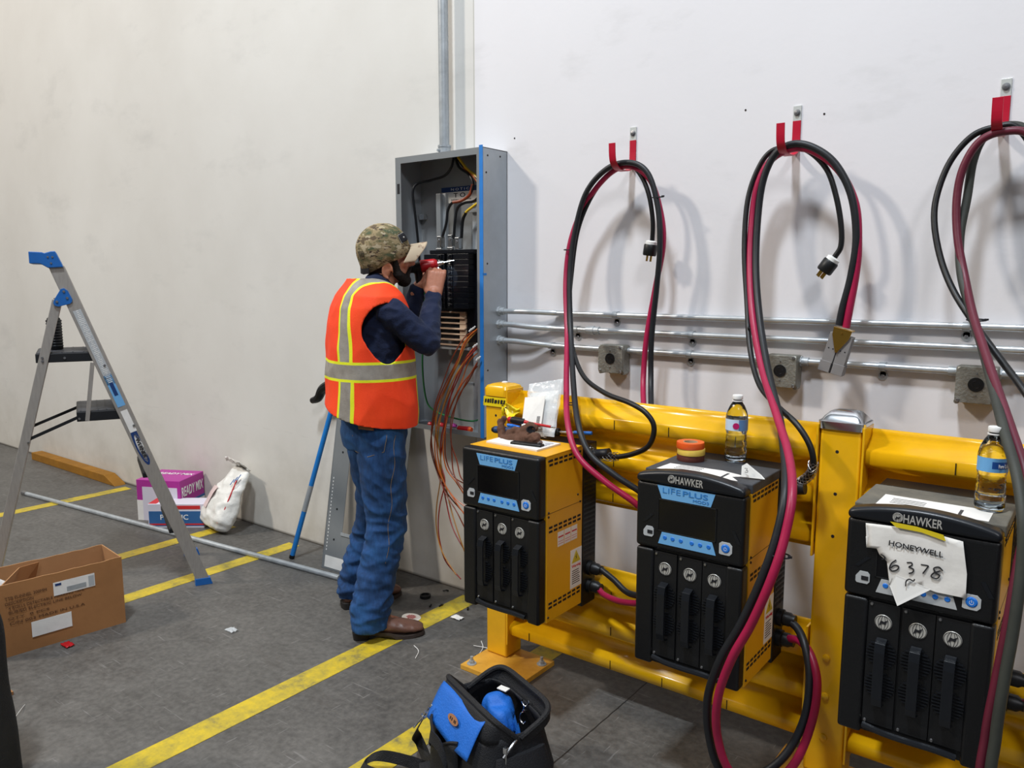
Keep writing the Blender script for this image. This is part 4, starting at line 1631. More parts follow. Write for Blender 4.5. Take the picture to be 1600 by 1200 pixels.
# branch wires pulled out of the conduits
random.seed(11)
starts = [(754, 507, za), (752, 513, za), (754, 536, zb), (753, 541, zb), (753, 547, zb), (755, 566, zc), (755, 571, zc)]
cols = ['copper_a', 'copper_b', 'copper_a', 'copper_c', 'copper_d', 'copper_b', 'copper_a', 'copper_a', 'copper_c', 'copper_d', 'copper_a', 'copper_b']
routes = [
    [(735, 525), (716, 556), (700, 592), (685, 625), (676, 665), (675, 700), (682, 735), (695, 770), (712, 800), (732, 832)],
    [(733, 528), (714, 562), (697, 602), (684, 640), (679, 680), (682, 720), (692, 752), (712, 785), (736, 815)],
    [(735, 520), (713, 552), (694, 598), (680, 640), (677, 690), (684, 735), (700, 772), (740, 820)],
    [(736, 553), (712, 586), (694, 628), (686, 668), (685, 710), (691, 750), (703, 800), (718, 845), (735, 890)],
    [(736, 556), (716, 594), (700, 640), (692, 680), (689, 720), (693, 752), (688, 790), (682, 822), (686, 850), (700, 878), (722, 905)],
    [(737, 560), (718, 598), (703, 640), (695, 690), (696, 730), (710, 752), (728, 775), (742, 800)],
    [(738, 578), (717, 606), (702, 650), (697, 690), (700, 720), (712, 745), (726, 757), (745, 768)],
    [(739, 583), (719, 618), (706, 656), (707, 690), (713, 720), (722, 745), (733, 760)],
    [(735, 530), (712, 570), (690, 620), (682, 665), (686, 715), (690, 748), (683, 790), (680, 826), (690, 862), (715, 898)],
    [(737, 550), (714, 590), (698, 640), (690, 690), (691, 735), (700, 785), (712, 830), (738, 880)],
    [(740, 575), (722, 612), (705, 655), (703, 700), (708, 735), (716, 755), (735, 780)],
    [(738, 548), (710, 592), (688, 645), (681, 690), (687, 735), (706, 775), (736, 800)],
]
for k, r_ in enumerate(routes):
    s = starts[k % len(starts)]
    n = len(r_)
    P_ = [atx(s[0], s[1], EX1 - .012)]
    P_[0].y = -.055
    P_[0].z = s[2] + random.uniform(-.008, .008)
    P_[0].x = EX1 - .004
    for i, (x, y) in enumerate(r_):
        d = -.10 - .20 * min(1, (i + 1) / 4) - .015 * math.sin(k * 2.1 + i)
        P_.append(at(x + random.uniform(-3, 3), y, d))
    t = tagset(MB().tube(spline(P_, 6), .0028, 6).build('branch_wire', cols[k], smooth=True),
               'one of the thin brown-orange wires hanging out of the enclosure', 'wire', 'branch wires hanging from the enclosure')
for k, (px, py) in enumerate(((733, 515), (739, 540), (744, 560))):
    m = MB()
    for j in range(3):
        p = at(px + j * 3, py - j * 2 + 3, -.215 + .03 * j)
        m.tube([p, p + Vector((.010, .004, .012))], .0035, 6)
    tagset(m.build('wire_marker', 'white'), ['white wire number sleeves on the uppermost wires', 'white wire number sleeves on the middle wires', 'white wire number sleeves on the lowest wires'][k], 'wire marker')

# things lying in the bottom of the enclosure
zf = EZ0 + .003


def wirenut(x, y, c, lab):
    m = MB()
    m.lathe([(.011, 0), (.012, .006), (.009, .022), (.006, .026), (0, .027)], Matrix.Translation((x, y, zf + .0121)) @ Matrix.Rotation(PI / 2, 4, 'Y'), 10)
    tagset(m.build('wire_nut', c, smooth=True), lab, 'wire nut', 'wire nuts in the bottom of the enclosure')


tl = thing('screwdriver', 'red-handled screwdriver with orange end lying in the enclosure bottom', 'screwdriver', (-2.30, -.12, zf))
m = MB()
m.cyl((-2.33, -.13, zf + .0145), (-2.27, -.12, zf + .0145), .013, .0145, 12)
m.build('handle', 'red_plastic', tl, world=True, smooth=True, bevel=.003)
m = MB()
m.cyl((-2.27, -.12, zf + .0145), (-2.258, -.119, zf + .0145), .014, .011, 12)
m.build('handle_end', 'orange_tape', tl, world=True, smooth=True, label='orange handle end')
m = MB()
m.cyl((-2.40, -.135, zf + .0145), (-2.33, -.13, zf + .0145), .004, .004, 8)
m.build('shank', 'chrome', tl, world=True, smooth=True)
wirenut(-2.47, -.10, 'red_plastic', 'red wire nut lying near the worker in the enclosure bottom')
wirenut(-2.41, -.08, 'magenta', 'dark pink wire nut lying in the enclosure bottom')
wirenut(-2.52, -.12, 'red_plastic', 'leftmost red wire nut in the enclosure bottom')
m = MB()
m.lathe([(.022, 0), (.033, 0), (.033, .019), (.022, .019), (.022, 0)], Matrix.Translation((-2.20, -.09, zf)), 24)
tagset(m.build('tape_roll', 'cobalt', smooth=True), 'dark blue tape roll in the right corner of the enclosure bottom', 'tape')

# small holes left in the wall
for px, py, lab in ((1165, 172, 'small dark chip in the wall left of the middle hook'), (1288, 178, 'tiny dark hole in the wall right of the middle hook'), (804, 216, 'small dark nick in the wall just right of the enclosure top')):
    q = at(px, py, 0)
    m = MB()
    m.cyl((q.x, -.0012, q.z), (q.x, .001, q.z), .0035, .0035, 8)
    o = m.build('wall_chip', 'dark_screw', wl)
    o['label'] = lab

# ------------------------------------------------------------------ things on the left charger
ZT = .952
t = thing('notepad', 'white paper pad under the brown glove on the left charger', 'notepad', (-1.585, -.63, ZT))
m = MB()
pad = [(-1.697, -.700), (-1.472, -.712), (-1.470, -.575), (-1.700, -.572)]
m.add([(x, y, ZT) for x, y in pad] + [(x, y, ZT + .006) for x, y in pad], [(3, 2, 1, 0), (4, 5, 6, 7), (0, 1, 5, 4), (1, 2, 6, 5), (2, 3, 7, 6), (3, 0, 4, 7)])
m.build('sheets', 'paper', t, world=True)
m = MB()
m.use(0)
for k in range(3):
    m.bar((-1.505 + k * .001, -.66 + k * .02, ZT + .0066), (-1.482, -.64 + k * .02, ZT + .0066), .002, .0008)
m.build('handwriting', 'blue_blank', t, world=True)

# brown work glove, crumpled
t = thing('work_glove', 'crumpled brown suede work glove lying on the white pad', 'glove', (-1.60, -.62, ZT + .006))
m = MB()


def gp(px, py, y):
    return at(px, py, y)


m.cap(gp(790, 688, -.62), gp(815, 686, -.62), .020, .022)
m.cap(gp(785, 682, -.61), gp(782, 660, -.60), .016, .012)
m.cap(gp(783, 662, -.60), gp(788, 654, -.60), .011, .010)
m.cap(gp(815, 685, -.625), gp(838, 684, -.63), .022, .018)
m.cap(gp(812, 678, -.61), gp(829, 667, -.61), .018, .019)
m.cap(gp(826, 672, -.61), gp(834, 668, -.61), .018, .016)
m.cap(gp(795, 676, -.615), gp(806, 672, -.615), .013, .013)
m.organic('suede_shell', 'glove', .004, t, smooth=3, deform=lambda c, n: c + n * .005 * noise.noise(c * 55) + n * .002 * noise.noise(c * 130))
m = MB()
q = (at(832, 669, -.64) - at(820, 672, -.60)).to_track_quat('Z', 'Y').to_matrix().to_4x4()
q.translation = at(829, 671, -.632)
m.lathe([(.013, -.002), (.0165, .0), (.0165, .004), (.013, .004), (.011, -.006), (0, -.006)], q @ Matrix.Diagonal((1, .75, 1, 1)), 18)
m.build('cuff_opening', 'ink', t, world=True, smooth=True)

# black clip case in front of the glove
t = thing('multi_tool', 'small black folded tool lying in front of the brown glove', 'tool', (-1.55, -.67, ZT + .006))
m = MB()
m.bar(at(800, 692, -.675) , at(848, 698, -.66), .030, .016)
m.build('body', 'black_plastic', t, world=True, bevel=.004, smooth=True)
m = MB()
m.cyl(at(842, 693, -.655), at(846, 693, -.655) + Vector((0, 0, .006)), .006, .006, 12)
m.build('pivot', 'screw', t, world=True)

# bagged hardware standing against the rail
t = thing('zip_bag', 'clear zip bag of white cloths standing against the yellow rail', 'bag', (-1.55, -.50, ZT))
a, b = at(818, 677, -.555), at(866, 683, -.545)
c, d = at(880, 592, -.47), at(827, 600, -.47)


def bagfn(off, th):
    def fn(u, v):
        p = a.lerp(b, u).lerp(d.lerp(c, u), v)
        k = math.sin(PI * min(1, max(0, u))) * math.sin(PI * min(1, v * 1.15)) if v < .87 else 0
        p = p + Vector((-.3, -.85, .2)).normalized() * off * (k * th + .0012 + .006 * noise.noise(Vector((u * 6, v * 8, off))))
        return p
    return fn


m = MB()
m.grid(bagfn(1, .022), 16, 20)
m.grid(bagfn(-1, .022), 16, 20)
m.build('film', 'clear_film', t, world=True, smooth=True)
m = MB()


def cloth(off):
    def fn(u, v):
        p = a.lerp(b, .06 + .88 * u).lerp(d.lerp(c, .06 + .88 * u), .03 + .78 * v)
        k = (math.sin(PI * u) * math.sin(PI * v)) ** .5
        p = p + Vector((-.3, -.85, .2)).normalized() * off * (k * .014 + .003 * noise.noise(Vector((u * 9, v * 9, off))))
        return p
    return fn


m.grid(cloth(1), 14, 16)
m.grid(cloth(-1), 14, 16)
m.build('white_cloth', 'poly', t, world=True, smooth=True)
m = MB()
nrm = Vector((-.3, -.85, .2)).normalized() * .026
for (u0, u1, v0, v1, mi) in ((.10, .72, .12, .70, 0),):
    P_ = [a.lerp(b, u).lerp(d.lerp(c, u), v) + nrm for u, v in ((u0, v0), (u1, v0), (u1, v1), (u0, v1))]
    m.add(P_ + [p - nrm * .03 for p in P_], [(0, 1, 2, 3), (7, 6, 5, 4), (0, 1, 5, 4), (1, 2, 6, 5), (2, 3, 7, 6), (3, 0, 4, 7)])
m.use(1)
for k in range(8):
    P_ = [a.lerp(b, u).lerp(d.lerp(c, u), v) + nrm * 1.03 for u, v in ((.56, .18 + k * .02), (.66, .18 + k * .02), (.66, .192 + k * .02), (.56, .192 + k * .02))]
    m.add(P_, [(0, 1, 2, 3)])
m.build('printed_label', ['paper', 'ink'], t, world=True)

# hand tools behind the pad
zt = .960


def tool2(name, lab, p0, p1, segs):
    t = thing(name, lab, name.replace('_', ' '), tuple(p0))
    p0, p1 = Vector(p0), Vector(p1)
    for (s0, s1, r0, r1, mm, nm) in segs:
        m = MB()
        m.cyl(p0.lerp(p1, s0), p0.lerp(p1, s1), r0, r1, 14)
        m.build(nm, mm, t, world=True, smooth=True, bevel=min(r0, r1) * .25)
    return t


dv = tool2('screwdriver', 'navy-gripped screwdriver with long silver and blue shank crossing the charger top', at(769, 671, -.545), at(925, 677, -.50),
           [(0, .03, .008, .0135, 'black_rubber', 'handle_end'), (.03, .15, .0135, .0135, 'cobalt', 'grip'), (.15, .40, .011, .0125, 'cobalt', 'grip'), (.40, .66, .0135, .0135, 'cobalt', 'grip'), (.66, .69, .014, .0145, 'black_rubber', 'collar'),
            (.69, .83, .0045, .0045, 'chrome', 'shank'), (.83, 1.0, .0065, .0065, 'blue_plastic', 'shank_sleeve')])
text('KOBALT', .038, .009, XZ(at(848, 680, -.55).x, -.553, at(848, 680, -.55).z - .001, -.10), 'white', dv, world=True)
tool2('nut_driver', 'black and red handled driver with slim red shank lying against the zip bag', at(795, 655, -.535), at(867, 668, -.58),
      [(0, .08, .010, .011, 'red_plastic', 'handle_end'), (.08, .38, .013, .014, 'black_rubber', 'handle'), (.38, .46, .011, .007, 'red_plastic', 'collar'), (.46, .92, .0045, .0045, 'red_plastic', 'shank'), (.92, 1.0, .0035, .003, 'chrome', 'tip')])
tool2('pliers', 'blue pliers handle poking out above the brown glove', at(793, 664, -.565), at(812, 668, -.57),
      [(0, .3, .006, .007, 'btn_blue', 'handle'), (.3, 1, .007, .006, 'btn_blue', 'handle')])

# ------------------------------------------------------------------ tape rolls
t0 = at(1083, 717, -.565)
for k, (c, lab) in enumerate((('brown_tape', 'brown roll of tape, lowest of the three stacked rolls'), ('yellow_tape', 'pale yellow roll of tape, middle of the stack'), ('orange_tape', 'orange roll of tape on top of the stack'))):
    t = thing('tape_roll', lab, 'tape', (-.992 + .002 * (k == 1), -.575 - .002 * k, .9682 + k * .0192), .3 * k, 'vinyl tape rolls on the middle charger')
    m = MB()
    m.lathe([(.022, .0), (.041, .0), (.0418, .002), (.0418, .017), (.041, .019), (.022, .019), (.022, 0)], None, 40)
    m.build('tape', c, t, smooth=True)
    m = MB()
    m.lathe([(.0195, .0), (.0218, .0), (.0218, .0188), (.0195, .0188), (.0195, 0)], None, 32)
    m.build('core', 'core', t, smooth=True)


# ------------------------------------------------------------------ bottles
def bottle(lab, loc, level, kind, rot):
    t = thing('water_bottle', lab, 'bottle', loc, rot)
    prof = [(.026, .000), (.030, .003), (.0325, .012), (.0325, .022), (.0315, .026), (.0325, .030), (.0325, .040), (.031, .045), (.0320, .050), (.0318, .060), (.0300, .066), (.0312, .072), (.0302, .080), (.0300, .088),
            (.0325, .096), (.0328, .130), (.0322, .140), (.0285, .155), (.0215, .171), (.0142, .182), (.0122, .186), (.0122, .190)]
    m = MB()
    m.lathe([(0, .004), (.018, .004)] + prof, None, 40)
    inner = [(max(.001, r - .0006), z) for r, z in prof if z > .002][::-1]
    k0 = len(m.v)
    m.lathe(inner + [(0.0, .0055)], None, 40)
    b = m.build('bottle_wall', 'clear', t, smooth=True)
    m = MB()
    wp = [(r - .0012, z) for r, z in prof if z < level and z > .003]
    m.lathe([(0, .0065), (.02, .0065)] + wp + [(wp[-1][0], level), (0, level)], None, 40)
    m.build('water', 'water', t, smooth=True)
    m = MB()
    m.lathe([(.0150, .1905), (.0155, .192), (.0155, .201), (.0145, .203), (0, .203)], None, 30)
    m.lathe([(.0160, .184), (.0160, .187), (.0123, .187), (.0123, .184)], None, 30)
    m.build('screw_cap', 'white', t, smooth=True)
    m = MB()
    N = 26
    a0, a1 = (-2.9, .25)

    def lf(u, v):
        a = a0 + (a1 - a0) * u
        return Vector((.0331 * math.cos(a), .0331 * math.sin(a), .098 + .034 * v))
    if kind == 'plain':
        m.grid(lf, N, 3)
        m.f, m.mi = m.f, [1 if (i % N) > N * .55 else 0 for i in range(len(m.f))]
        lb = m.build('printed_sleeve', ['light_blue_pale', 'label_blue'], t, smooth=True)
        m = MB()
        a = a0 + (a1 - a0) * .50
        q = Matrix.Translation((.0334 * math.cos(a), .0334 * math.sin(a), .113)) @ Vector((math.cos(a), math.sin(a), 0)).to_track_quat('Z', 'Y').to_matrix().to_4x4()
        m.cyl(q @ Vector((0, 0, -.001)), q @ Vector((0, 0, .0008)), .0095, .0095, 24)
        m.build('round_badge', 'magenta_badge', lb)
    else:
        m.grid(lf, N, 4)
        m.mi = [1 if (i % N) > N * .42 and (i // N) in (1, 2) else 0 for i in range(len(m.f))]
        lb = m.build('printed_sleeve', ['light_blue', 'label_blue2'], t, smooth=True)
        a = a0 + (a1 - a0) * .66
        q = Matrix.Translation((.0336 * math.cos(a), .0336 * math.sin(a), .114)) @ Matrix.Rotation(a + PI / 2, 4, 'Z') @ Matrix.Rotation(PI / 2, 4, 'X')
        text('Pure Life', .026, .009, q, 'white', lb, stroke=.01)
    return t


M['light_blue_pale'] = mat('pale_blue_label', 'BFD3E6', .4)
M['label_blue'] = mat('mid_blue_label', '5F86B4', .4)
M['label_blue2'] = mat('navy_label', '1C4C93', .4)
M['magenta_badge'] = mat('magenta_badge', 'B3155F', .4)
bottle('water bottle with magenta-badged label on the middle charger, nearly full', (-.878, -.505, .9678), .132, 'plain', math.radians(4))
bottle('nearly empty water bottle with blue label on the right charger', (-.200, -.625, .9682), .040, 'pure', math.radians(4))

# ------------------------------------------------------------------ ladder
LF = Vector((-3.499, -.722, 0))
LW = Vector((-.915, .4035, 0))
LD = Vector((-.4645, -.8856, 0))


def LL(d, w, z):
    return LF + LD * d + LW * w + Vector((0, 0, z))


lad = thing('step_ladder', 'aluminium step ladder with blue top cap and black treads, left foreground', 'ladder', tuple(LF), math.atan2(LD.y, LD.x))
LM = Matrix(((LD.x, LW.x, 0, LF.x), (LD.y, LW.y, 0, LF.y), (0, 0, 1, LF.z), (0, 0, 0, 1)))   # local: x depth, y width, z up


def lprism(poly, w0, w1, name, mm, bevel=.001, **k):
    m = MB()
    m.prism(poly, w1 - w0, LM @ Matrix.Translation((0, w0, 0)))
    return m.build(name, mm, lad, world=True, bevel=bevel, **k)


WT = .28   # width at the top
WB = .50


def wf(z):
    return WB + (WT - WB) * z / 1.6


def srail(dz0, dz1, half, wa, wb, name, th=.024):
    """channel rail between (d,z) points; wa/wb width positions at the two ends"""
    (d0, z0), (d1, z1) = dz0, dz1
    m = MB()
    s0 = [(d0 - half, wa, z0), (d0 + half, wa, z0), (d0 + half, wa + th, z0), (d0 - half, wa + th, z0)]
    s1 = [(d1 - half, wb, z1), (d1 + half, wb, z1), (d1 + half, wb + th, z1), (d1 - half, wb + th, z1)]
    m.add([LM @ Vector(p) for p in s0 + s1], [(0, 1, 2, 3), (7, 6, 5, 4), (0, 4, 5, 1), (1, 5, 6, 2), (2, 6, 7, 3), (3, 7, 4, 0)])
    return m.build(name, 'alu', lad, world=True, bevel=.002)


fr = srail((.008, .02), (.545, 1.575), .031, 0, 0, 'front_rail')
srail((.008, .02), (.545, 1.575), .031, WB - .024, WT - .024, 'front_rail')
rr = srail((.925, .015), (.549, 1.425), .020, .004, .004, 'rear_rail', .02)
srail((.925, .015), (.549, 1.425), .020, WB - .028, WT - .028, 'rear_rail', .02)
for w in (0, WB - .024):
    lprism([(-.034, 0), (.046, 0), (.046, .034), (-.024, .034)], w - .006, w + .030, 'rubber_foot', 'blue_plastic')
    lprism([(.90, 0), (.955, 0), (.955, .03), (.90, .03)], w, w + .026, 'rubber_foot', 'blue_plastic')
cap_ = lprism([(.645, 1.634), (.596, 1.632), (.585, 1.628), (.56, 1.636), (.543, 1.637), (.515, 1.567), (.575, 1.563), (.603, 1.581), (.645, 1.582)], -.012, WT + .006, 'top_cap', 'blue_plastic', .003)
m = MB()
for d, z in ((.573, 1.611), (.555, 1.611), (.562, 1.584)):
    p = LL(d, -.012, z)
    m.cyl(p, p - LW * .003, .0045, .004, 8)
m.build('rivet', 'screw', cap_, world=True)
for w in (-.008, WT - .002):
    hb = lprism([(.520, 1.474), (.533, 1.470), (.560, 1.425), (.566, 1.408), (.560, 1.396), (.545, 1.392), (.500, 1.404), (.492, 1.412), (.490, 1.425), (.505, 1.462)], w, w + .010, 'hinge_bracket', 'blue_plastic', .001)
    m = MB()
    for d, z in ((.521, 1.459), (.510, 1.430), (.551, 1.414)):
        p = LL(d, w, z)
        m.cyl(p, p - LW * .004, .006, .005, 10)
    m.build('rivet', 'screw', hb, world=True)
# treads
M['tread'] = mat('black_tread', '121418', .5, 0, .1, 20)
M['tread_top'] = mat('worn_tread_top', '33353A', .55, 0, .3, 14, .2, 60)


def tread(d0, d1, z0, z1, name, w1=None, w0=.0):
    w1 = w1 or wf(z1)
    p = lprism([(d0, z0), (d1, z0), (d1, z1), (d0, z1)], w0, w1, name, 'tread', .003)
    m = MB()
    m.bx(d0 + .006, d1 - .006, w0 + .008, w1 - .008, z1 - .001, z1 + .002, LM)
    for k in range(6):
        m.bx(d0 + .01 + k * (d1 - d0 - .03) / 5, d0 + .014 + k * (d1 - d0 - .03) / 5, w0 + .015, w1 - .015, z1 + .002, z1 + .004, LM)
    m.build('tread_grip', 'tread_top', p, world=True)
    return p


a_ = tread(.405, .652, 1.141, 1.182, 'tread', w0=.010)
b_ = tread(.300, .508, .863, .908, 'tread', w0=.010)
tread(.195, .250, .570, .596, 'tread', w0=.012)
tread(.098, .150, .280, .304, 'tread', w0=.012)
m = MB()
for (d, z, w) in ((.538, 1.160, .010), (.497, .877, .008)):
    p = LL(d, w, z)
    m.cyl(p, p - LW * .005, .006, .005, 10)
for (d, z, w) in ((.625, 1.165, .004), (.625, 1.150, .004), (.705, .785, .004), (.38, 1.12, 0), (.275, .83, 0)):
    p = LL(d, w, z)
    m.cyl(p, p - LW * .005, .006, .005, 10)
m.build('rivet', 'screw', lad, world=True)
for w in (.012, WB - .12):
    m = MB()
    m.bar(LL(.50, w, .885 if w < .1 else .88), LL(.71, w, .795), .004, .014)
    m.build('spreader_bar', 'tread', lad, world=True)
m = MB()
m.bar(LL(.428, .006, 1.135), LL(.466, .006, .865), .004, .018, tuple(LD))
m.build('link_bar', 'alu', lad, world=True, bevel=.001)
# stickers on the near rail
ax = (LL(.545, 0, 1.575) - LL(.008, 0, .02)).normalized()


def sticker(z0, z1, hw, col, name, ell_=False):
    f0 = (z0 - .02) / 1.555
    f1 = (z1 - .02) / 1.555
    A = LL(.008, 0, .02).lerp(LL(.545, 0, 1.575), f0) - LW * .0008
    B = LL(.008, 0, .02).lerp(LL(.545, 0, 1.575), f1) - LW * .0008
    m = MB()
    if ell_:
        c = (A + B) / 2
        L = (B - A).length / 2
        u = (B - A).normalized()
        s = u.cross(LW)
        pts = [c + u * L * math.cos(i * PI / 14) + s * hw * math.sin(i * PI / 14) for i in range(28)]
        m.add(pts + [p + LW * .0006 for p in pts], [tuple(range(28)), tuple(range(28, 56))[::-1]])
    else:
        m.bar(A, B, hw * 2, .0008, tuple(LW))
    return m.build(name, col, fr, world=True), A, B


s1, A, B = sticker(1.03, 1.375, .017, 'label_grey', 'warning_sticker')
u = (B - A).normalized()
sv = u.cross(LW).normalized()
random.seed(5)
m = MB()
L = (B - A).length
for k in range(46):
    q0 = A + u * (L * (k + .5) / 46) - LW * .0010
    h = random.uniform(.004, .013)
    m.bar(q0 - sv * h, q0 + sv * h * .9, .003, .0004, tuple(LW))
m.build('fine_print', 'white', s1, world=True)
s2, A, B = sticker(.925, 1.075, .017, 'light_blue', 'blue_sticker')
m = MB()
m.bar(A.lerp(B, .35) - LW * .0012, A.lerp(B, .75) - LW * .0012, .016, .0004, tuple(LW))
m.build('lettering', 'blue_blank', s2, world=True)
s3, A, B = sticker(.80, .905, .015, 'paper', 'white_sticker')
s4, A, B = sticker(.635, .835, .020, 'blue_blank', 'logo_badge', True)
s5, A5, B5 = sticker(.650, .790, .013, 'white', 'badge_centre', True)
c = (A5 + B5) / 2 - LW * .0012
zax = -LW
xax = (A5 - B5).normalized()
yax = zax.cross(xax)
TM = Matrix(((xax.x, yax.x, zax.x, c.x), (xax.y, yax.y, zax.y, c.y), (xax.z, yax.z, zax.z, c.z), (0, 0, 0, 1)))
text('WERNER', .10, .017, TM, 'ink', s5, world=True, stroke=.015)

# ribbed black container standing on the top tread
t = thing('ribbed_container', 'black ribbed container standing on the upper ladder tread', 'container', tuple(LL(.575, .20, 1.186)))
m = MB()
m.lathe([(.030, 0), (.032, .003), (.031, .13), (.027, .146), (.022, .150), (0, .151)], None, 28)
m.build('shell', 'black_plastic', t, smooth=True)
m = MB()
for k in range(10):
    z = .012 + k * .013
    m.lathe([(.0315, z), (.0335, z + .003), (.0335, z + .006), (.0315, z + .009)], None, 28)
m.build('ribs', 'hood', t, smooth=True)

# ------------------------------------------------------------------ cardboard box
bx_a, bx_b = Vector((-3.382, -1.180, 0)), Vector((-3.438, -1.668, 0))
ux = (bx_b - bx_a).normalized()
wx_ = Vector((-1, 0, 0)) - ux * Vector((-1, 0, 0)).dot(ux)
wx_.normalize()
Lb, Db, Hb = (bx_b - bx_a).length + .02, .235, .302
t = thing('cardboard_box', 'open brown cardboard box with printed text and white labels on floor', 'box', tuple(bx_a))
BM = Matrix(((ux.x, wx_.x, 0, bx_a.x), (ux.y, wx_.y, 0, bx_a.y), (0, 0, 1, 0), (0, 0, 0, 1)))
th = .005
for (x0, x1, y0, y1, z0, z1, nm, mm) in ((0, Lb, 0, th, 0, Hb, 'front_wall', 'kraft'), (0, Lb, Db - th, Db, 0, Hb, 'back_wall', 'kraft_in'), (0, th, th, Db - th, 0, Hb, 'side_wall', 'kraft_in'),
                                       (Lb - th, Lb, th, Db - th, 0, Hb, 'side_wall', 'kraft_in'), (th, Lb - th, th, Db - th, 0, .006, 'bottom_panel', 'kraft_in')):
    m = MB()
    nx, nz = 24, 10
    if nm in ('front_wall', 'back_wall'):
        for yy, in ((y0,), (y1,)):
            m.grid(lambda u, v: BM @ Vector((x0 + (x1 - x0) * u, yy + .0015 * math.sin(7 * u + 2) * v, (z0 + (z1 - z0) * v) + (v > .99) * .004 * noise.noise(Vector((u * 9, yy, 0))))), nx, nz)
        w_ = m.build(nm, mm, t, world=True)
        # close the rim
        m2 = MB()
        m2.grid(lambda u, v: BM @ Vector((x0 + (x1 - x0) * u, y0 + (y1 - y0) * v + .0015 * math.sin(7 * u + 2), z1 + .004 * noise.noise(Vector((u * 9, y0, 0))))), nx, 1)
        m2.build('cut_edge', 'kraft_in', w_, world=True)
        if nm == 'front_wall':
            FW = w_
    else:
        m.bx(x0, x1, y0, y1, z0, z1, BM)
        m.build(nm, mm, t, world=True)


def bface(u0, u1, v0, v1, mm, nm, par, off=.0012):
    """u from the right end of the face as seen, v height"""
    m = MB()
    m.bx(u0, u1, -off - .0008, -off, v0, v1, BM)
    return m.build(nm, mm, par, world=True)


sl_ = bface(.115, .275, .205, .262, 'paper', 'shipping_label', FW, .0020)
bface(.15, .225, .212, .232, 'steel', 'grey_print', sl_, .0030)
bface(.245, .268, .246, .256, 'blue_blank', 'logo_mark', sl_, .0030)
bface(.118, .14, .21, .255, 'label_grey', 'side_strip', sl_, .0030)
bface(.215, .365, .055, .120, 'paper', 'blank_label', FW, .0020)


def btext(s, u, v, w, h, mm='kraft_ink'):
    c = BM @ Vector((u, -.0020, v))
    q = Matrix(((-ux.x, 0, -wx_.x, c.x), (-ux.y, 0, -wx_.y, c.y), (0, 1, 0, c.z), (0, 0, 0, 1)))
    return text(s, w, h, q, mm, FW, world=True, t=.0004)


btext('TTB FUNNEL 300MM', .375, .243, .15, .013)
btext('DESCRIPTION', .400, .222, .10, .012)
btext('4 ROLLS DETECTABLE MARKING TAPE', .30, .202, .28, .011)
btext('BURIED ELECTRIC LINE BELOW', .305, .183, .27, .011)
btext('QTY  8 PCS', .37, .158, .15, .010)
btext('C/N 003 MADE IN U.S.A', .30, .137, .28, .011)
m = MB()
m.add([LL_ for LL_ in (BM @ Vector((.47, .02, .19)), BM @ Vector((.40, .10, .20)), BM @ Vector((.36, .13, .318)), BM @ Vector((.46, .03, .285)))] , [(0, 1, 2, 3)])
t2 = thing('cardboard_flap', 'loose folded cardboard sheet sticking up inside the open box', 'cardboard', tuple(BM @ Vector((.42, .1, .006))))
m.build('sheet', 'kraft_in', t2, world=True, solid=.004)
m = MB()
m.add([BM @ Vector((.40, .10, .20)), BM @ Vector((.30, .19, .20)), BM @ Vector((.27, .20, .30)), BM @ Vector((.36, .13, .318))], [(0, 1, 2, 3)])
m.build('sheet', 'kraft', t2, world=True, solid=.004)
m = MB()
m.cyl(BM @ Vector((.36, .10, .20)), BM @ Vector((.46, .10, .28)), .028, .028, 20)
m.build('white_tube', 'white', t2, world=True, smooth=True)

# ------------------------------------------------------------------ boxes and sack by the wall
t = thing('carton', 'magenta and white READY MIX carton standing against the wall', 'carton', (-4.85, -.2, 0), math.radians(-3))
CWd, CDp, CH = .30, .27, .262
m = MB()
m.bx(-CWd / 2, CWd / 2, -CDp / 2, CDp / 2, 0, CH)
cb = m.build('box', 'magenta', t, bevel=.003)
t.location = (-4.735, -.20, 0)
t.rotation_euler = (0, 0, math.radians(28))
# faces: -y side shows the pale panel, +x side the READY MIX lettering
m = MB()
m.bx(-CWd / 2 + .04, CWd / 2 - .02, -CDp / 2 - .001, -CDp / 2, .0, CH - .045)
m.build('pale_panel', 'pale_card', cb)
m = MB()
m.bx(-CWd / 2, -CWd / 2 + .04, -CDp / 2 - .001, -CDp / 2, .0, .13)
m.bx(CWd / 2, CWd / 2 + .001, -CDp / 2, CDp / 2, .0, .10)
m.build('white_band', 'paper', cb)
m = MB()
m.bx(CWd / 2, CWd / 2 + .0012, -CDp / 2, CDp / 2, .10, .115)
m.build('blue_band', 'blue_card', cb)
q = Matrix.Translation((CWd / 2 + .0012, 0, .185)) @ Matrix.Rotation(PI / 2, 4, 'Z') @ Matrix.Rotation(PI / 2, 4, 'X')
text('READY MIX', .24, .062, q, 'white', cb, stroke=.02)
text('READY MIX', .24, .04, Matrix.Translation((.02, .04, CH + .0004)), 'white', cb, stroke=.02)

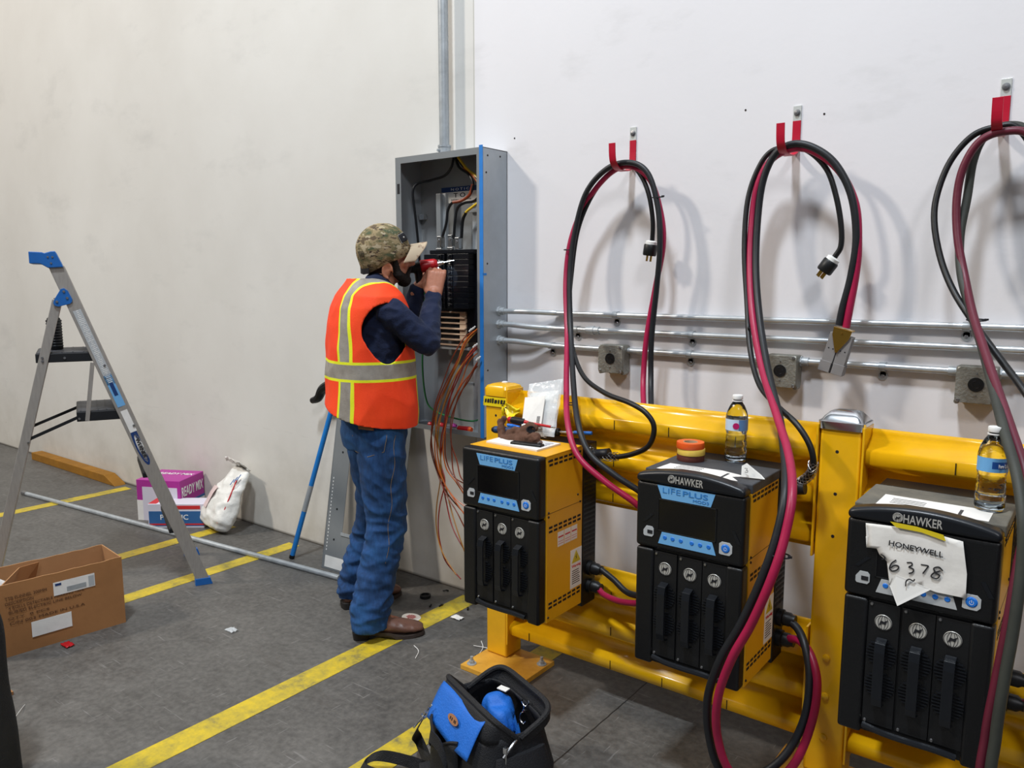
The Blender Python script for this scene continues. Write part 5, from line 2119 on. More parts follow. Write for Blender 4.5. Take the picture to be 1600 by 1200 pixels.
t = thing('carton', 'small PLASTIC wrap carton with blue and white print beside white sack', 'carton', (-4.435, -.255, 0), math.radians(47))
m = MB()
m.bx(-.07, .07, -.17, .17, 0, .15)
cb = m.build('box', 'pale_card', t, bevel=.002)
t.location = (-4.50, -.275, 0)
t.rotation_euler = (0, 0, math.radians(-52))
m = MB()
m.bx(.07, .0712, -.165, .17, .012, .105)
m.build('blue_panel', 'blue_card', cb)
m = MB()
m.bx(.0712, .0716, -.165, .17, .018, .028)
m.bx(.07, .0714, -.06, .15, .118, .140)
m.bx(-.05, -.02, -.1712, -.17, .0, .15)
m.bx(.03, .05, -.1712, -.17, .02, .11)
m.bx(-.06, .06, -.17, -.12, .15, .1508)
m.build('red_print', 'red_ink', cb)
q = Matrix.Translation((.0714, -.01, .068)) @ Matrix.Rotation(PI / 2, 4, 'Z') @ Matrix.Rotation(PI / 2, 4, 'X')
text('PLASTIC', .17, .032, q, 'white', cb, stroke=.01)

# white sack leaning on the wall
t = thing('plaster_sack', 'half-empty white plastic sack slumped against the wall', 'sack', (-4.25, -.13, 0))
m = MB()
A0 = Vector((-4.235, -.225, .02))
A1 = Vector((-4.15, -.05, .37))
rgt = Vector((.95, -.20, 0)).normalized()
dp = Vector((.35, .8, -.45)).normalized()
secs = []
for s, rw, rd in ((0, .10, .03), (.04, .145, .055), (.15, .165, .068), (.35, .165, .070), (.55, .150, .060), (.75, .125, .042), (.9, .105, .028), (1.0, .100, .018)):
    p = A0.lerp(A1, s) + Vector((0, -.015 * math.sin(PI * s), 0))
    secs.append((p, rgt, dp, rw, rd, .75))
m.loft(secs, 32)


def crumple(c, n):
    f_ = noise.noise(Vector((c.x * 9, c.y * 9, c.z * 16)))
    g_ = noise.noise(Vector((c.x * 24, c.y * 20, c.z * 30)))
    r = c + n * (.020 * (.2 - abs(f_)) + .005 * g_)
    r.z = max(.003, r.z)
    r.y = min(-.004, r.y)
    return r


sk = m.organic('film', 'poly', .009, t, smooth=4, deform=crumple)
m = MB()
# folded-over top
m.grid(lambda u, v: A1 + rgt * ((u - .5) * .22) + Vector((-.06 * v, -.05 * math.sin(v * 2.4), .055 * math.sin(v * 2.6) + .012 * noise.noise(Vector((u * 7, v * 6, 1))))) , 16, 10)
m.build('folded_top', 'poly', t, world=True, smooth=True, solid=.002)
P0 = A0.lerp(A1, .78)
m = MB()
nn = -dp


def onsack(u, s, h=.0):
    p = A0.lerp(A1, s)
    rd = .072 if s < .5 else .072 - (s - .5) * .09
    return p + rgt * u + nn * (rd * math.sqrt(max(.05, 1 - (u / .155) ** 2)) + .014 + h)


m.tube(spline([onsack(.138, .12), onsack(.14, .3), onsack(.135, .5), onsack(.12, .68), onsack(.105, .8)], 5), .004, 6)
m.build('red_stripe', 'red_ink', t, world=True)
m = MB()
m.grid(lambda u, v: onsack(-.11 + .10 * u, .25 + .35 * v, .002), 6, 6)
m.build('faded_panel', mat('faded_pink_print', 'D3BDBA', .5), t, world=True, smooth=True)
m = MB()
for k in range(3):
    m.grid(lambda u, v: onsack(.085 + .012 * k + .008 * u, .70 + k * .05 + .10 * v, .004), 3, 2)
m.build('blue_print', 'blue_card', t, world=True, smooth=True)

# ------------------------------------------------------------------ wall-side timber and long pipe
wq = thing('timber_kerb', 'yellow-ochre painted timber lying along the foot of wall', 'timber', (-6.4, -.08, 0))
m = MB()
m.prism([(-7.15, 0), (-7.15, .062), (-5.88, .064), (-5.74, .014), (-5.72, 0)], .085, Matrix.Translation((0, -.095, 0)))
m.build('beam', 'wood_yellow', wq, world=True, bevel=.004)

pa, pb = ground(36, 770, .012), ground(530, 903, .012)
t = thing('conduit', 'long loose grey conduit lying across the floor stripes', 'conduit', tuple(pa))
m = MB()
m.cyl(pa, pb, .0145, .0145, 14)
m.build('tube', 'steel', t, world=True, smooth=True)
m = MB()
dd = (pb - pa).normalized()
m.cyl(pa + dd * .001, pa + dd * .05, .0165, .0165, 14)
m.build('threaded_end', 'screw', t, world=True, smooth=True)

# ------------------------------------------------------------------ conduit bender leaning on the wall
t = thing('conduit_bender', 'blue-handled conduit bender with black head leaning on the wall behind worker', 'conduit bender', (-3.452, -.232, 0))
p0 = Vector((-3.455, -.235, .004))
p1 = at(523, 622, -.075)
m = MB()
m.cyl(p0, p1, .0135, .0135, 14)
hn = m.build('handle', 'blue_grip', t, world=True, smooth=True)
m = MB()
m.cyl(p0, p0 + (p1 - p0) * .02, .0148, .0148, 14)
m.build('handle_cap', 'black_rubber', hn, world=True, smooth=True)
m = MB()
m.cyl(p0.lerp(p1, .30), p0.lerp(p1, .46), .0142, .0142, 14)
m.build('worn_sticker', 'steel', hn, world=True, smooth=True)
m = MB()
yb = -.075
arc = [at(x, y, yb) for x, y in ((488, 626), (497, 622), (503, 610), (512, 603), (524, 597), (540, 596), (556, 603), (566, 618))]
m.tube(spline(arc, 5), [.012 + .016 * math.sin(PI * min(1, (i + 4) / 39)) for i in range(36)], 10)
m.build('bender_shoe', 'black_plastic', t, world=True, smooth=True)
m = MB()
m.bar(p1 - Vector((0, 0, .03)), at(524, 602, yb), .022, .028, (0, 1, 0))
m.build('socket', 'black_plastic', t, world=True, bevel=.004)

# ------------------------------------------------------------------ enclosure trim leaning behind the worker
b0, b1 = ground(505, 884), ground(600, 920)
b0 = Vector((-3.225, -.215, 0))
b1 = Vector((-2.70, -.190, 0))
topz = .93
off = Vector((.05, .170, topz))
t = thing('panel_trim', 'grey steel panel trim frame leaning on the wall behind the worker', 'panel trim', tuple(b0))
uu = (b1 - b0)
wd = uu.length
X_ = uu.normalized()
Z_ = off.normalized()
TF = frame(b0, X_, Z_)
hh = off.length
m = MB()
m.bx(0, .125, -.002, .001, 0, hh, TF)
m.bx(.125, .34, -.002, .001, 0, .20, TF)
m.bx(.34, wd, -.002, .001, 0, hh, TF)
m.bx(.125, .34, -.002, .001, hh - .2, hh, TF)
m.bx(-.002, .004, -.002, .020, 0, hh, TF)
pn_ = m.build('sheet', 'panel_grey', t, world=True, bevel=.0006)
m = MB()
m.bx(.118, .36, -.006, -.002, .19, .206, TF)
m.build('cutout_flange', 'steel', pn_, world=True)
m = MB()
for k in range(22):
    m.box((.022, -.0025, .10 + k * .018), (.005, .001, .008), TF)
m.build('perforation', 'white', pn_, world=True)
m = MB()
for z in (.16, .32, .62):
    m.cyl(TF @ Vector((.07, -.003, z)), TF @ Vector((.07, -.001, z)), .006, .006, 10)
m.build('screw_hole', 'ink', pn_, world=True)
m = MB()
m.bx(.02, .16, -.0035, -.002, .01, .07, TF)
m.build('blank_sticker', 'paper', pn_, world=True)

# ------------------------------------------------------------------ litter on the floor
def litter(name, lab, cat, m, mm, sm=False):
    return tagset(m.build(name, mm, smooth=sm), lab, cat)


m = MB()
m.lathe([(0, .001), (.048, .001), (.048, .003), (0, .003)], Matrix.Translation((-2.405, -.375, 0)) @ Matrix.Diagonal((1, .78, 1, 1)), 30)
o = litter('round_sticker', 'round cream sticker with brown print on the floor by the boot toe', 'sticker', m, 'paper')
m = MB()
for k in range(5):
    m.box((-.02 + k * .009, .002 * (k % 2), .0036), (.0035, .04 - abs(k - 2) * .008, .0008))
m.build('print', 'red_ink', o)
m = MB()
m.lathe([(0, 0), (.026, 0), (.026, .014), (.020, .014), (.020, .008), (0, .008)], Matrix.Translation((-2.512, -.172, .0)), 24)
litter('conduit_bushing', 'small black ring lying on the floor below the enclosure', 'bushing', m, 'black_plastic', True)
random.seed(21)
bits = [((-2.48, -.06), 'black bit of tape at the foot of the wall'), ((-2.26, -.15), 'black scrap on the floor beside the yellow stripe end'), ((-2.42, -.23), 'dark curl of insulation next to the black ring'),
        ((-2.38, -.20), 'dark crumb of insulation nearest the round sticker'), ((-1.93, -.47), 'black scrap beside the base plate')]
for (x, y), lab in bits:
    m = MB()
    a = random.uniform(0, 3)
    m.tube([(x - .016 * math.cos(a), y - .016 * math.sin(a), .005), (x, y, .008), (x + .012 * math.cos(a + .5), y + .012 * math.sin(a + .5), .004)], .004, 6)
    litter('tape_scrap', lab, 'scrap', m, 'black_rubber')
for (x, y), mm, lab in (((-2.235, -.255), 'paper', 'crumpled white paper bit on the yellow stripe near the wall'), ((-2.93, -.945), 'clear_film', 'clear plastic scrap on the floor in front of the cardboard box'),
                        ((-3.35, -1.44), 'red_plastic', 'red plastic scrap at the bottom edge of the cardboard box')):
    m = MB()
    m.grid(lambda u, v: Vector((x + (u - .5) * .055, y + (v - .5) * .035, .004 + .012 * abs(noise.noise(Vector((u * 4 + x, v * 4, 2)))))), 8, 6)
    o = m.build('plastic_scrap', mm, smooth=True, solid=.001)
    tagset(o, lab, 'scrap')
for (c0, c1, lab) in ((ground(647, 1010), ground(649, 1030), 'short straight white wire offcut on the open floor'), (ground(740, 1010), ground(775, 1022), 'white wire offcut left of the base plate'), (ground(752, 1003), ground(745, 1028), 'thin bent wire offcut beside the base plate')):
    m = MB()
    c0.z = c1.z = .004
    mid = (c0 + c1) / 2 + Vector((.01, .012, .002))
    m.tube(spline([c0, mid, c1], 5), .0015, 5)
    litter('wire_offcut', lab, 'wire offcut', m, 'white')
m = MB()
c0, c1 = ground(20, 1128), ground(38, 1103)
m.ribbon(spline([c0 + Vector((0, 0, .003)), (c0 + c1) / 2 + Vector((.006, 0, .010)), c1 + Vector((0, 0, .003))], 5), .012, .001, (.7, -.7, 0))
litter('paper_strip', 'curved white paper strip on the floor near the left edge', 'scrap', m, 'paper')
m = MB()
c = ground(14, 1085)
m.box((c.x, c.y, .006), (.03, .02, .012))
litter('cardboard_scrap', 'tan cardboard scrap beside the black coat at the left edge', 'scrap', m, 'kraft')

# ------------------------------------------------------------------ dark garment at the left frame edge
t = thing('jacket', 'black coat draped over a low stand at the left edge of view', 'jacket', (-2.63, -2.02, 0))
m = MB()
JC = Vector((-2.612, -2.006, 0))
jx_, jy_ = CR.copy(), CF.copy()
jy_.z = 0
jy_.normalize()
secs = []
for z, r, e in ((.02, .17, .115), (.15, .165, .115), (.35, .165, .105), (.5, .15, .093), (.62, .15, .078), (.72, .14, .055), (.78, .13, .040), (.83, .10, .0), (.86, .05, -.06)):
    secs.append((JC + jx_ * (e - r) + Vector((0, 0, z)), jx_, jy_, r, r * .55))
m.loft(secs, 28)
m.cap(JC + jx_ * -.02 + jy_ * .03 + Vector((0, 0, .76)), JC + jx_ * .035 + Vector((0, 0, .46)), .05, .045)
m.cap(JC + jx_ * .035 + Vector((0, 0, .46)), JC + jx_ * .06 + Vector((0, 0, .22)), .045, .04)
m.cap(JC + jx_ * -.30 + Vector((0, 0, .74)), JC + jx_ * -.30 + Vector((0, 0, .30)), .05, .045)
m.cap(JC + jx_ * -.13 + Vector((0, 0, .84)), JC + jx_ * -.13 + jy_ * -.04 + Vector((0, 0, .90)), .06, .05)
m.organic('cloth', 'nylon', .012, t, smooth=3, deform=lambda c, n: c + n * .012 * noise.noise(Vector((c.x * 14, c.y * 14, c.z * 5))))

# ------------------------------------------------------------------ tool bag
BC = Vector((-1.38, -1.07, 0))
bu = Vector((.93, -.37, 0)).normalized()
bv = Vector((.37, .93, 0)).normalized()
T_ = thing('tool_bag', 'open black and blue tool bag on the floor in the foreground', 'bag', tuple(BC), math.atan2(bu.y, bu.x))


def bag(u, v, z):
    return BC + bu * u + bv * v + Vector((0, 0, z))


def rr_(u0, v0, hu, hv, z, n=44, pw=.45, lift=None):
    out = []
    for k in range(n):
        a = 2 * PI * k / n
        ca, sa = math.cos(a), math.sin(a)
        x = math.copysign(abs(ca) ** pw, ca) * hu
        y = math.copysign(abs(sa) ** pw, sa) * hv
        zz = z + (lift(x, y) if lift else 0)
        out.append(bag(u0 + x, v0 + y, zz))
    return out


def lift(x, y):
    return 0


m = MB()
N = 44
rings = []
for z, hu, hv in ((.004, .150, .100), (.012, .168, .118), (.06, .178, .132), (.12, .180, .135), (.18, .174, .128), (.225, .166, .116), (.25, .160, .105)):
    rings.append(rr_(0, 0, hu, hv, z))
vs = [p for r in rings for p in r]
fs = []
for i in range(len(rings) - 1):
    for k in range(N):
        fs.append((i * N + k, i * N + (k + 1) % N, (i + 1) * N + (k + 1) % N, (i + 1) * N + k))
fs.append(tuple(range(N))[::-1])
for i, p in enumerate(vs):
    if .03 < p.z < .24:
        q = noise.noise(p * 11) * .012
        d_ = Vector((p.x - BC.x, p.y - BC.y, 0)).normalized()
        vs[i] = p + d_ * q
m.add(vs, fs)
m.build('body', 'nylon', T_, world=True, smooth=True, solid=.005, angle=70)


# hinged mouth halves: near half tipped towards the camera side, far half raised
def half(sgn, rise, out, nm, flap_h):
    pts = []
    for k in range(23):
        a = PI * k / 22
        x = -.160 * math.cos(a)
        x = math.copysign(abs(math.cos(a)) ** .35, -math.cos(a)) * .160
        y = abs(math.sin(a)) ** .35
        pts.append(bag(x, sgn * (.004 + out * y), .235 + rise * y))
    m = MB()
    m.tube(pts, .0085, 8, flat=1.0)
    m.ribbon([p + Vector((0, 0, -.012)) + bv * sgn * .004 for p in pts], .032, .006, (0, 0, 1))
    fr_ = m.build(nm, 'strap', T_, world=True, smooth=True)
    # gusset cloth from the frame down into the body
    m = MB()
    low = []
    for k in range(23):
        a = PI * k / 22
        x = math.copysign(abs(math.cos(a)) ** .35, -math.cos(a)) * .158
        y = abs(math.sin(a)) ** .35
        low.append(bag(x, sgn * (.004 + .105 * y), .238))
    vs = []
    for r in range(5):
        f_ = r / 4
        vs += [p.lerp(q, f_) + bv * sgn * .006 * math.sin(PI * f_) for p, q in zip(pts, low)]
    m.add(vs, [(r * 23 + k, r * 23 + k + 1, (r + 1) * 23 + k + 1, (r + 1) * 23 + k) for r in range(4) for k in range(22)])
    g = m.build('mouth_gusset', 'nylon', T_, world=True, smooth=True, solid=.003, angle=80)
    return pts, fr_


near, nf_ = half(-1, .075, .075, 'mouth_frame', .1)
far, ff_ = half(1, .055, .120, 'mouth_frame', .1)
# blue front panel below the near frame
m = MB()


def fpnl(u, v):
    x = -.140 + .262 * u
    y = -.086 - .060 * v ** .8
    z = .293 - .100 * v
    return bag(x, y - .004 * math.sin(PI * u), z + .004 * math.sin(PI * 2 * u))


m.grid(fpnl, 18, 8)
fp1 = m.build('front_panel', 'blue_nylon', T_, world=True, smooth=True, solid=.003, label='blue front panel')
m = MB()
q = frame(bag(.005, -.128, .252), bu, Vector((0, 0, 1)) + bv * .4)
m.lathe([(.030, 0), (.030, .002), (0, .002)], q @ Matrix.Rotation(PI / 2, 4, 'X') @ Matrix.Diagonal((1, .42, 1, 1)), 28)
bd = m.build('oval_badge', 'leather', fp1, world=True)
m = MB()
for k in (-.014, -.004, .010, .017):
    m.box((k, -.0026, 0), (.004, .001, .008), q)
m.build('badge_lettering', 'ink', bd, world=True)
# front pocket
m = MB()


def pk(u, v):
    x = -.11 + .17 * u
    return bag(x, -.142 - .034 * math.sin(PI * u) ** .6 * (1 - .3 * v), .02 + .175 * v + (.018 if v > .9 else 0) * math.cos(PI * 2 * u))


m.grid(pk, 14, 10)
m.build('front_pocket', 'nylon', T_, world=True, smooth=True, solid=.003)
m = MB()
m.tube([pk(i / 14, 1.0) for i in range(15)], .0045, 6)
m.build('pocket_binding', 'strap', T_, world=True, smooth=True)
# side pocket, left end
m = MB()
m.loft([(bag(-.178, -.02, .02), bu, bv, .028, .09), (bag(-.185, -.02, .08), bu, bv, .034, .095), (bag(-.182, -.02, .14), bu, bv, .028, .088), (bag(-.172, -.02, .19), bu, bv, .014, .075)], 20)
m.build('side_pocket', 'nylon', T_, world=True, smooth=True)
m = MB()
m.loft([(bag(.178, 0, .02), bu, bv, .028, .09), (bag(.186, 0, .08), bu, bv, .034, .1), (bag(.180, 0, .15), bu, bv, .024, .09), (bag(.170, 0, .20), bu, bv, .012, .08)], 20)
m.build('side_pocket', 'nylon', T_, world=True, smooth=True)


# snap hooks
def snap(parent, a, b):
    a, b = Vector(a), Vector(b)
    d = (b - a).normalized()
    s = d.cross(Vector((0, 0, 1))).normalized()
    L = (b - a).length
    m = MB()
    m.tube(spline([a + s * .009, a + s * .011 + d * L * .12, a + d * L * .28, a - s * .011 + d * L * .12, a - s * .009], 4), .0022, 6)
    m.cyl(a + d * L * .26, a + d * L * .42, .0045, .0045, 8)
    m.cyl(a + d * L * .42, a + d * L * .50, .007, .007, 10)
    m.tube(spline([a + d * L * .5, a + s * .010 + d * L * .62, a + s * .011 + d * L * .85, a + d * L, a - s * .008 + d * L * .9], 4), .0028, 6)
    m.build('snap_hook', 'chrome', parent, world=True, smooth=True)


snap(T_, bag(-.105, -.150, .245), bag(-.150, -.185, .165))
snap(T_, bag(.035, .100, .262), bag(.045, .085, .195))
# zip puller at the right end
m = MB()
z0 = bag(.172, -.05, .222)
m.box((0, 0, 0), (.012, .012, .018), Matrix.Translation(z0))
m.bar(z0, z0 + Vector((.006, -.012, -.055)), .009, .003, tuple(bv))
m.build('zip_puller', 'chrome', T_, world=True, bevel=.001)
m = MB()
m.tube(spline([bag(.160, .0, .24), bag(.172, -.03, .23), bag(.176, -.06, .205)], 5), .004, 6)
m.build('zip', 'screw', T_, world=True)
# shoulder strap trailing on the floor
m = MB()
sp_ = spline([bag(-.152, -.165, .165), bag(-.20, -.16, .11), bag(-.26, -.12, .04), ground(668, 1196, .012), ground(640, 1190, .03), ground(612, 1183, .045), ground(590, 1181, .05), ground(574, 1188, .03), ground(566, 1200, .012), ground(590, 1210, .008), ground(640, 1212, .008)], 6)
m.ribbon(sp_, .036, .003, Vector((.25, .5, .85)))
m.build('shoulder_strap', 'strap', T_, world=True)
m = MB()
m.bar(ground(655, 1203, .025), ground(690, 1196, .03), .05, .02)
m.build('strap_pad', 'nylon', T_, world=True, bevel=.006, smooth=True)
# carry handle
m = MB()
m.ribbon(spline([bag(-.07, -.165, .16), bag(-.03, -.185, .20), bag(.03, -.185, .20), bag(.055, -.178, .15), bag(.05, -.180, .08)], 6), .034, .004, tuple(Vector((0, .25, .9))))
m.build('carry_handle', 'nylon', T_, world=True)

# contents of the bag
t = thing('tool_pouch', 'blue fabric pouch inside the open tool bag', 'pouch', tuple(bag(-.03, .03, .1)))
m = MB()
m.ell(tuple(bag(-.05, .055, .20)), (.055, .045, .055))
m.ell(tuple(bag(.0, .03, .19)), (.05, .04, .05))
m.organic('cloth', 'blue_nylon', .006, t, smooth=3, deform=lambda c, n: c + n * .008 * noise.noise(c * 30))
m = MB()
for k, (u, v, z) in enumerate(((.04, .03, .235), (.055, .05, .24), (.075, .02, .23), (.09, .04, .235))):
    p = bag(u, v, z)
    m.add([p, p + bu * .025 + Vector((0, 0, -.05)), p - bu * .022 + Vector((0, 0, -.055)), p + bv * .006 + Vector((0, 0, -.02))], [(0, 1, 3), (0, 3, 2), (1, 2, 3), (0, 2, 1)])
m.build('pocket_tips', 'blue_nylon', t, world=True)
t = thing('pliers', 'red-handled pliers lying inside the open tool bag', 'pliers', tuple(bag(.05, -.02, .19)))
for k in (0, 1):
    m = MB()
    m.tube(spline([bag(-.01, -.03 + .012 * k, .205), bag(.04, -.035 + .028 * k, .214), bag(.10, -.03 + .02 * k, .215)], 5), .008, 8)
    m.build('handle', 'red_plastic', t, world=True, smooth=True)
m = MB()
m.cyl(bag(.10, -.05, .213), bag(.118, -.05, .212), .011, .010, 12)
o = m.build('wire_nut', 'orange_tape', smooth=True)
tagset(o, 'orange tip poking out beside red pliers in the tool bag', 'wire nut')
m = MB()
m.box(tuple(bag(-.055, .075, .262)), (.035, .022, .004), None)
o = m.build('paper_tag', 'paper', bevel=.001)
tagset(o, 'small white tag at the back of the blue pouch in the bag', 'tag')

# ------------------------------------------------------------------ the worker
tf = Vector((.47, .883, 0)).normalized()        # torso facing
tr = Vector((.883, -.47, 0)).normalized()       # his right-hand side
up = Vector((0, 0, 1))
hf0 = Vector((.64, .77, 0)).normalized()        # head facing
PER = thing('person', 'person in orange safety vest, camouflage cap and jeans working at the open panel', 'person', (-2.52, -.53, 0), 0)

PC = Vector((-2.465, -.518, .90))        # pelvis
NK = Vector((-2.452, -.508, 1.478))
hipR, hipL = PC + tr * .095, PC - tr * .095
kneeR, kneeL = Vector((-2.385, -.53, .485)), Vector((-2.59, -.40, .48))
ankR, ankL = Vector((-2.405, -.618, .10)), Vector((-2.705, -.430, .10))
shR, shL = NK + tr * .172 + up * -.098 + tf * .02, NK - tr * .165 + up * -.09 + tf * .04
elR, wrR = Vector((-2.190, -.475, 1.262)), at(677, 464, -.315)
elL, wrL = Vector((-2.50, -.28, 1.29)), at(652, 452, -.285)
HC = Vector((-2.440, -.448, 1.600))     # head centre
hf = (hf0 + up * .03).normalized()
hr = (Vector((hf0.y, -hf0.x, 0)) + up * -.20)
hr = (hr - hf * hr.dot(hf)).normalized()
hu = hr.cross(hf)
HM = Matrix(((hr.x, hf.x, hu.x, HC.x), (hr.y, hf.y, hu.y, HC.y), (hr.z, hf.z, hu.z, HC.z), (0, 0, 0, 1)))   # x right, y forward, z up


def hd(x, y, z):
    return HM @ Vector((x, y, z))


# hands: palm frame + five fingers
def hand(m, wrist, palm_dir, side, curl_dir, curl=1.0, scale=1.0):
    """palm_dir wrist->knuckles, side towards the thumb, curl_dir where the fingertips bend to"""
    d = Vector(palm_dir).normalized()
    s = Vector(side)
    s = (s - d * s.dot(d)).normalized()
    n = d.cross(s)
    if n.dot(Vector(curl_dir)) < 0:
        n = -n
    w = Vector(wrist)
    L = .095 * scale
    m.cap(w - d * .02, w + d * .02, .026, .027)
    for k in range(4):
        o = (k - 1.5) * -.0195 * scale
        m.cap(w + d * .015 + s * o * .6, w + d * L + s * o - n * .002 * abs(k - 1.2), .017, .0125)
        ln = (.040, .044, .041, .032)[k] * scale
        p0 = w + d * L + s * o
        a1 = math.radians(62 * curl)
        a2 = math.radians(140 * curl)
        a3 = math.radians(195 * curl)
        p1 = p0 + (d * math.cos(a1) + n * math.sin(a1)) * ln
        p2 = p1 + (d * math.cos(a2) + n * math.sin(a2)) * ln * .68
        p3 = p2 + (d * math.cos(a3) + n * math.sin(a3)) * ln * .48
        m.cap(p0, p1, .0105, .0095)
        m.cap(p1, p2, .0095, .0085)
        m.cap(p2, p3, .0085, .0072)
    t0 = w + d * .022 + s * .024
    t1 = w + d * .052 + s * .046 + n * .018
    t2 = t1 + d * .026 + n * .020 - s * .004
    t3 = t2 + d * .016 + n * .014 - s * .014
    m.cap(t0, t1, .017, .0125)
    m.cap(t1, t2, .012, .0105)
    m.cap(t2, t3, .0105, .0085)


# body: one continuous surface
m = MB()
m.cap(hipR, kneeR, .085, .058)
m.cap(kneeR, ankR, .056, .040)
m.cap(hipL, kneeL, .085, .058)
m.cap(kneeL, ankL, .056, .040)
for a, d_ in ((ankR, Vector((.18, .235, 0)).normalized()), (ankL, Vector((.30, .95, 0)).normalized())):
    m.cap(a + up * -.02, a + d_ * .12 + up * -.055, .040, .028)
m.loft([(PC + up * -.06, tr, tf, .13, .10), (PC, tr, tf, .165, .115), (PC + up * .12, tr, tf, .155, .11), (PC + up * .25, tr, tf, .16, .115), (PC + up * .40, tr, tf, .175, .12), (PC + up * .49, tr, tf, .165, .105), (PC + up * .55, tr, tf, .11, .08)], 28)
m.cap(NK + up * -.05 + tf * -.01, HC + hf * -.02 + up * -.085, .064, .058)
m.cap(shR, elR, .052, .042)
m.cap(elR, wrR, .041, .028)
m.cap(shL, elL, .052, .042)
m.cap(elL, wrL, .041, .028)
# skull, jaw, face
m.ell((0, -.012, .030), (.076, .098, .092), HM, 28, 18)
m.ell((0, .030, -.035), (.060, .062, .070), HM, 24, 14)
m.ell((0, .062, -.078), (.034, .034, .026), HM)
m.ell((0, .078, .024), (.050, .018, .018), HM)              # brow
for s in (-1, 1):
    m.ell((s * .036, .066, -.014), (.024, .024, .022), HM)  # cheek
    m.ell((s * .032, .078, .006), (.014, .012, .010), HM)   # eyelid
m.cap(hd(0, .088, .012), hd(0, .108, -.022), .009, .013)    # nose
m.ell((0, .098, -.026), (.017, .012, .009), HM)
m.ell((0, .090, -.047), (.022, .010, .006), HM)             # lips
m.ell((0, .088, -.057), (.020, .010, .006), HM)
for s in (-1, 1):                                           # ears
    pts = [hd(s * .083, -.004 + .019 * math.cos(a), -.036 + .031 * math.sin(a)) for a in [i * 2 * PI / 16 for i in range(13)]]
    for i in range(12):
        m.cap(pts[i], pts[i + 1], .0058, .0058, 8)
    m.ell((s * .078, -.006, -.038), (.008, .016, .026), HM)
hand(m, wrR, up * .9 + CR * .10 + CF * .15, CR * -1.0, CF, 1.0, 1.08)
hand(m, wrL, Vector((.02, .05, .075)), Vector((.7, -.2, .35)), Vector((.45, .35, -.1)), .9)
m.organic('body', 'skin', .0045, PER, smooth=2, factor=.5)

# eyes
for s in (-1, 1):
    m = MB()
    m.ell((s * .032, .083, .006), (.0105, .008, .008), HM, 14, 10)
    e = m.build('eye', 'white', PER, world=True, smooth=True)
    m = MB()
    m.ell((s * .032, .0895, .006), (.0045, .002, .0045), HM, 12, 8)
    m.build('iris', 'beard', e, world=True, smooth=True)

# hair and beard
m = MB()
m.ell((0, -.020, -.004), (.0775, .094, .080), HM, 28, 16)
hair = m.organic('hair', 'hairm', .005, PER, smooth=1, deform=lambda c, n: c + n * .001 * noise.noise(c * 200), cut=[(hd(0, .022, 0), hf), (hd(0, 0, .05), hu), (hd(0, 0, -.058), -hu)])
m = MB()
for s in (-1, 1):
    m.cap(hd(s * .066, .030, .000), hd(s * .060, .040, -.055), .011, .018)
    m.cap(hd(s * .060, .040, -.055), hd(s * .030, .072, -.088), .020, .020)
    m.cap(hd(s * .024, .096, -.040), hd(s * .032, .084, -.066), .007, .010)
m.cap(hd(-.03, .076, -.088), hd(.03, .076, -.088), .022, .022)
m.ell((0, .070, -.098), (.036, .030, .024), HM)
m.cap(hd(-.020, .099, -.040), hd(.020, .099, -.040), .006, .006)
m.organic('beard', 'beard', .0045, PER, smooth=2, deform=lambda c, n: c + n * .0025 * noise.noise(c * 160))

# camouflage material
cm = NT('camouflage_fabric')
n1 = cm.noise(17, 3, .55, (1, 1, 1.9))
n2 = cm.noise(30, 3, .55, (1, 1.2, 2.2))
n3 = cm.noise(44, 2, .5, (1, 1, 2.4))
c = cm.ramp(n1, [(.0, '4A5238'), (.40, '6E6444'), (.50, '8C7B5A'), (.62, '5B4B36')], 'CONSTANT')
c = cm.mix(cm.ramp(n2, [(.0, (0, 0, 0, 1)), (.58, (1, 1, 1, 1))], 'CONSTANT'), c, 'A89A7E')
c = cm.mix(cm.ramp(n3, [(.0, (0, 0, 0, 1)), (.64, (1, 1, 1, 1))], 'CONSTANT'), c, '3B2C22')
cm.link(c, cm.b.inputs['Base Color'])
cm.b.inputs['Roughness'].default_value = .85
cm.bump(cm.noise(400, 2, .5), .3, .002)
M['camo'] = cm.m
cb_ = NT('pale_camouflage_fabric')
n2 = cb_.noise(30, 3, .55, (1, 1.2, 1.6))
c = cb_.ramp(n2, [(.0, 'B7A48A'), (.56, '97806A'), (.66, '5E463A')], 'CONSTANT')
cb_.link(c, cb_.b.inputs['Base Color'])
cb_.b.inputs['Roughness'].default_value = .85
M['camo_pale'] = cb_.m

# cap: dome with panels, curved brim, strap and patches
CT = HM @ Matrix.Translation((0, -.010, .026)) @ Matrix.Rotation(math.radians(16), 4, 'X')
cap_t = MB()
rows, cols = 14, 40
vs = []
for j in range(rows + 1):
    ph = PI / 2 * j / rows
    for k in range(cols):
        a = 2 * PI * k / cols
        r = math.cos(ph)
        seam = 1 - .010 * (1 - abs(math.cos(3 * a))) ** 6
        x, y = .088 * r * math.cos(a) * seam, .112 * r * math.sin(a) * seam
        z = .120 * math.sin(ph) ** .85
        if j == 0:
            z = -.002 - .022 * (math.sin(a) < 0) * abs(math.sin(a))
        p = Vector((x, y, z))
        p += p.normalized() * .003 * noise.noise(Vector((x * 30, y * 30, z * 30)))
        vs.append(p)
for k in range(cols):      # lower band
    a = 2 * PI * k / cols
    vs.append(Vector((.089 * math.cos(a), .112 * math.sin(a), -.030 - .030 * (math.sin(a) < 0) * abs(math.sin(a)))))
fs = []
for j in range(rows):
    for k in range(cols):
        fs.append((j * cols + k, j * cols + (k + 1) % cols, (j + 1) * cols + (k + 1) % cols, (j + 1) * cols + k))
b0_ = (rows + 1) * cols
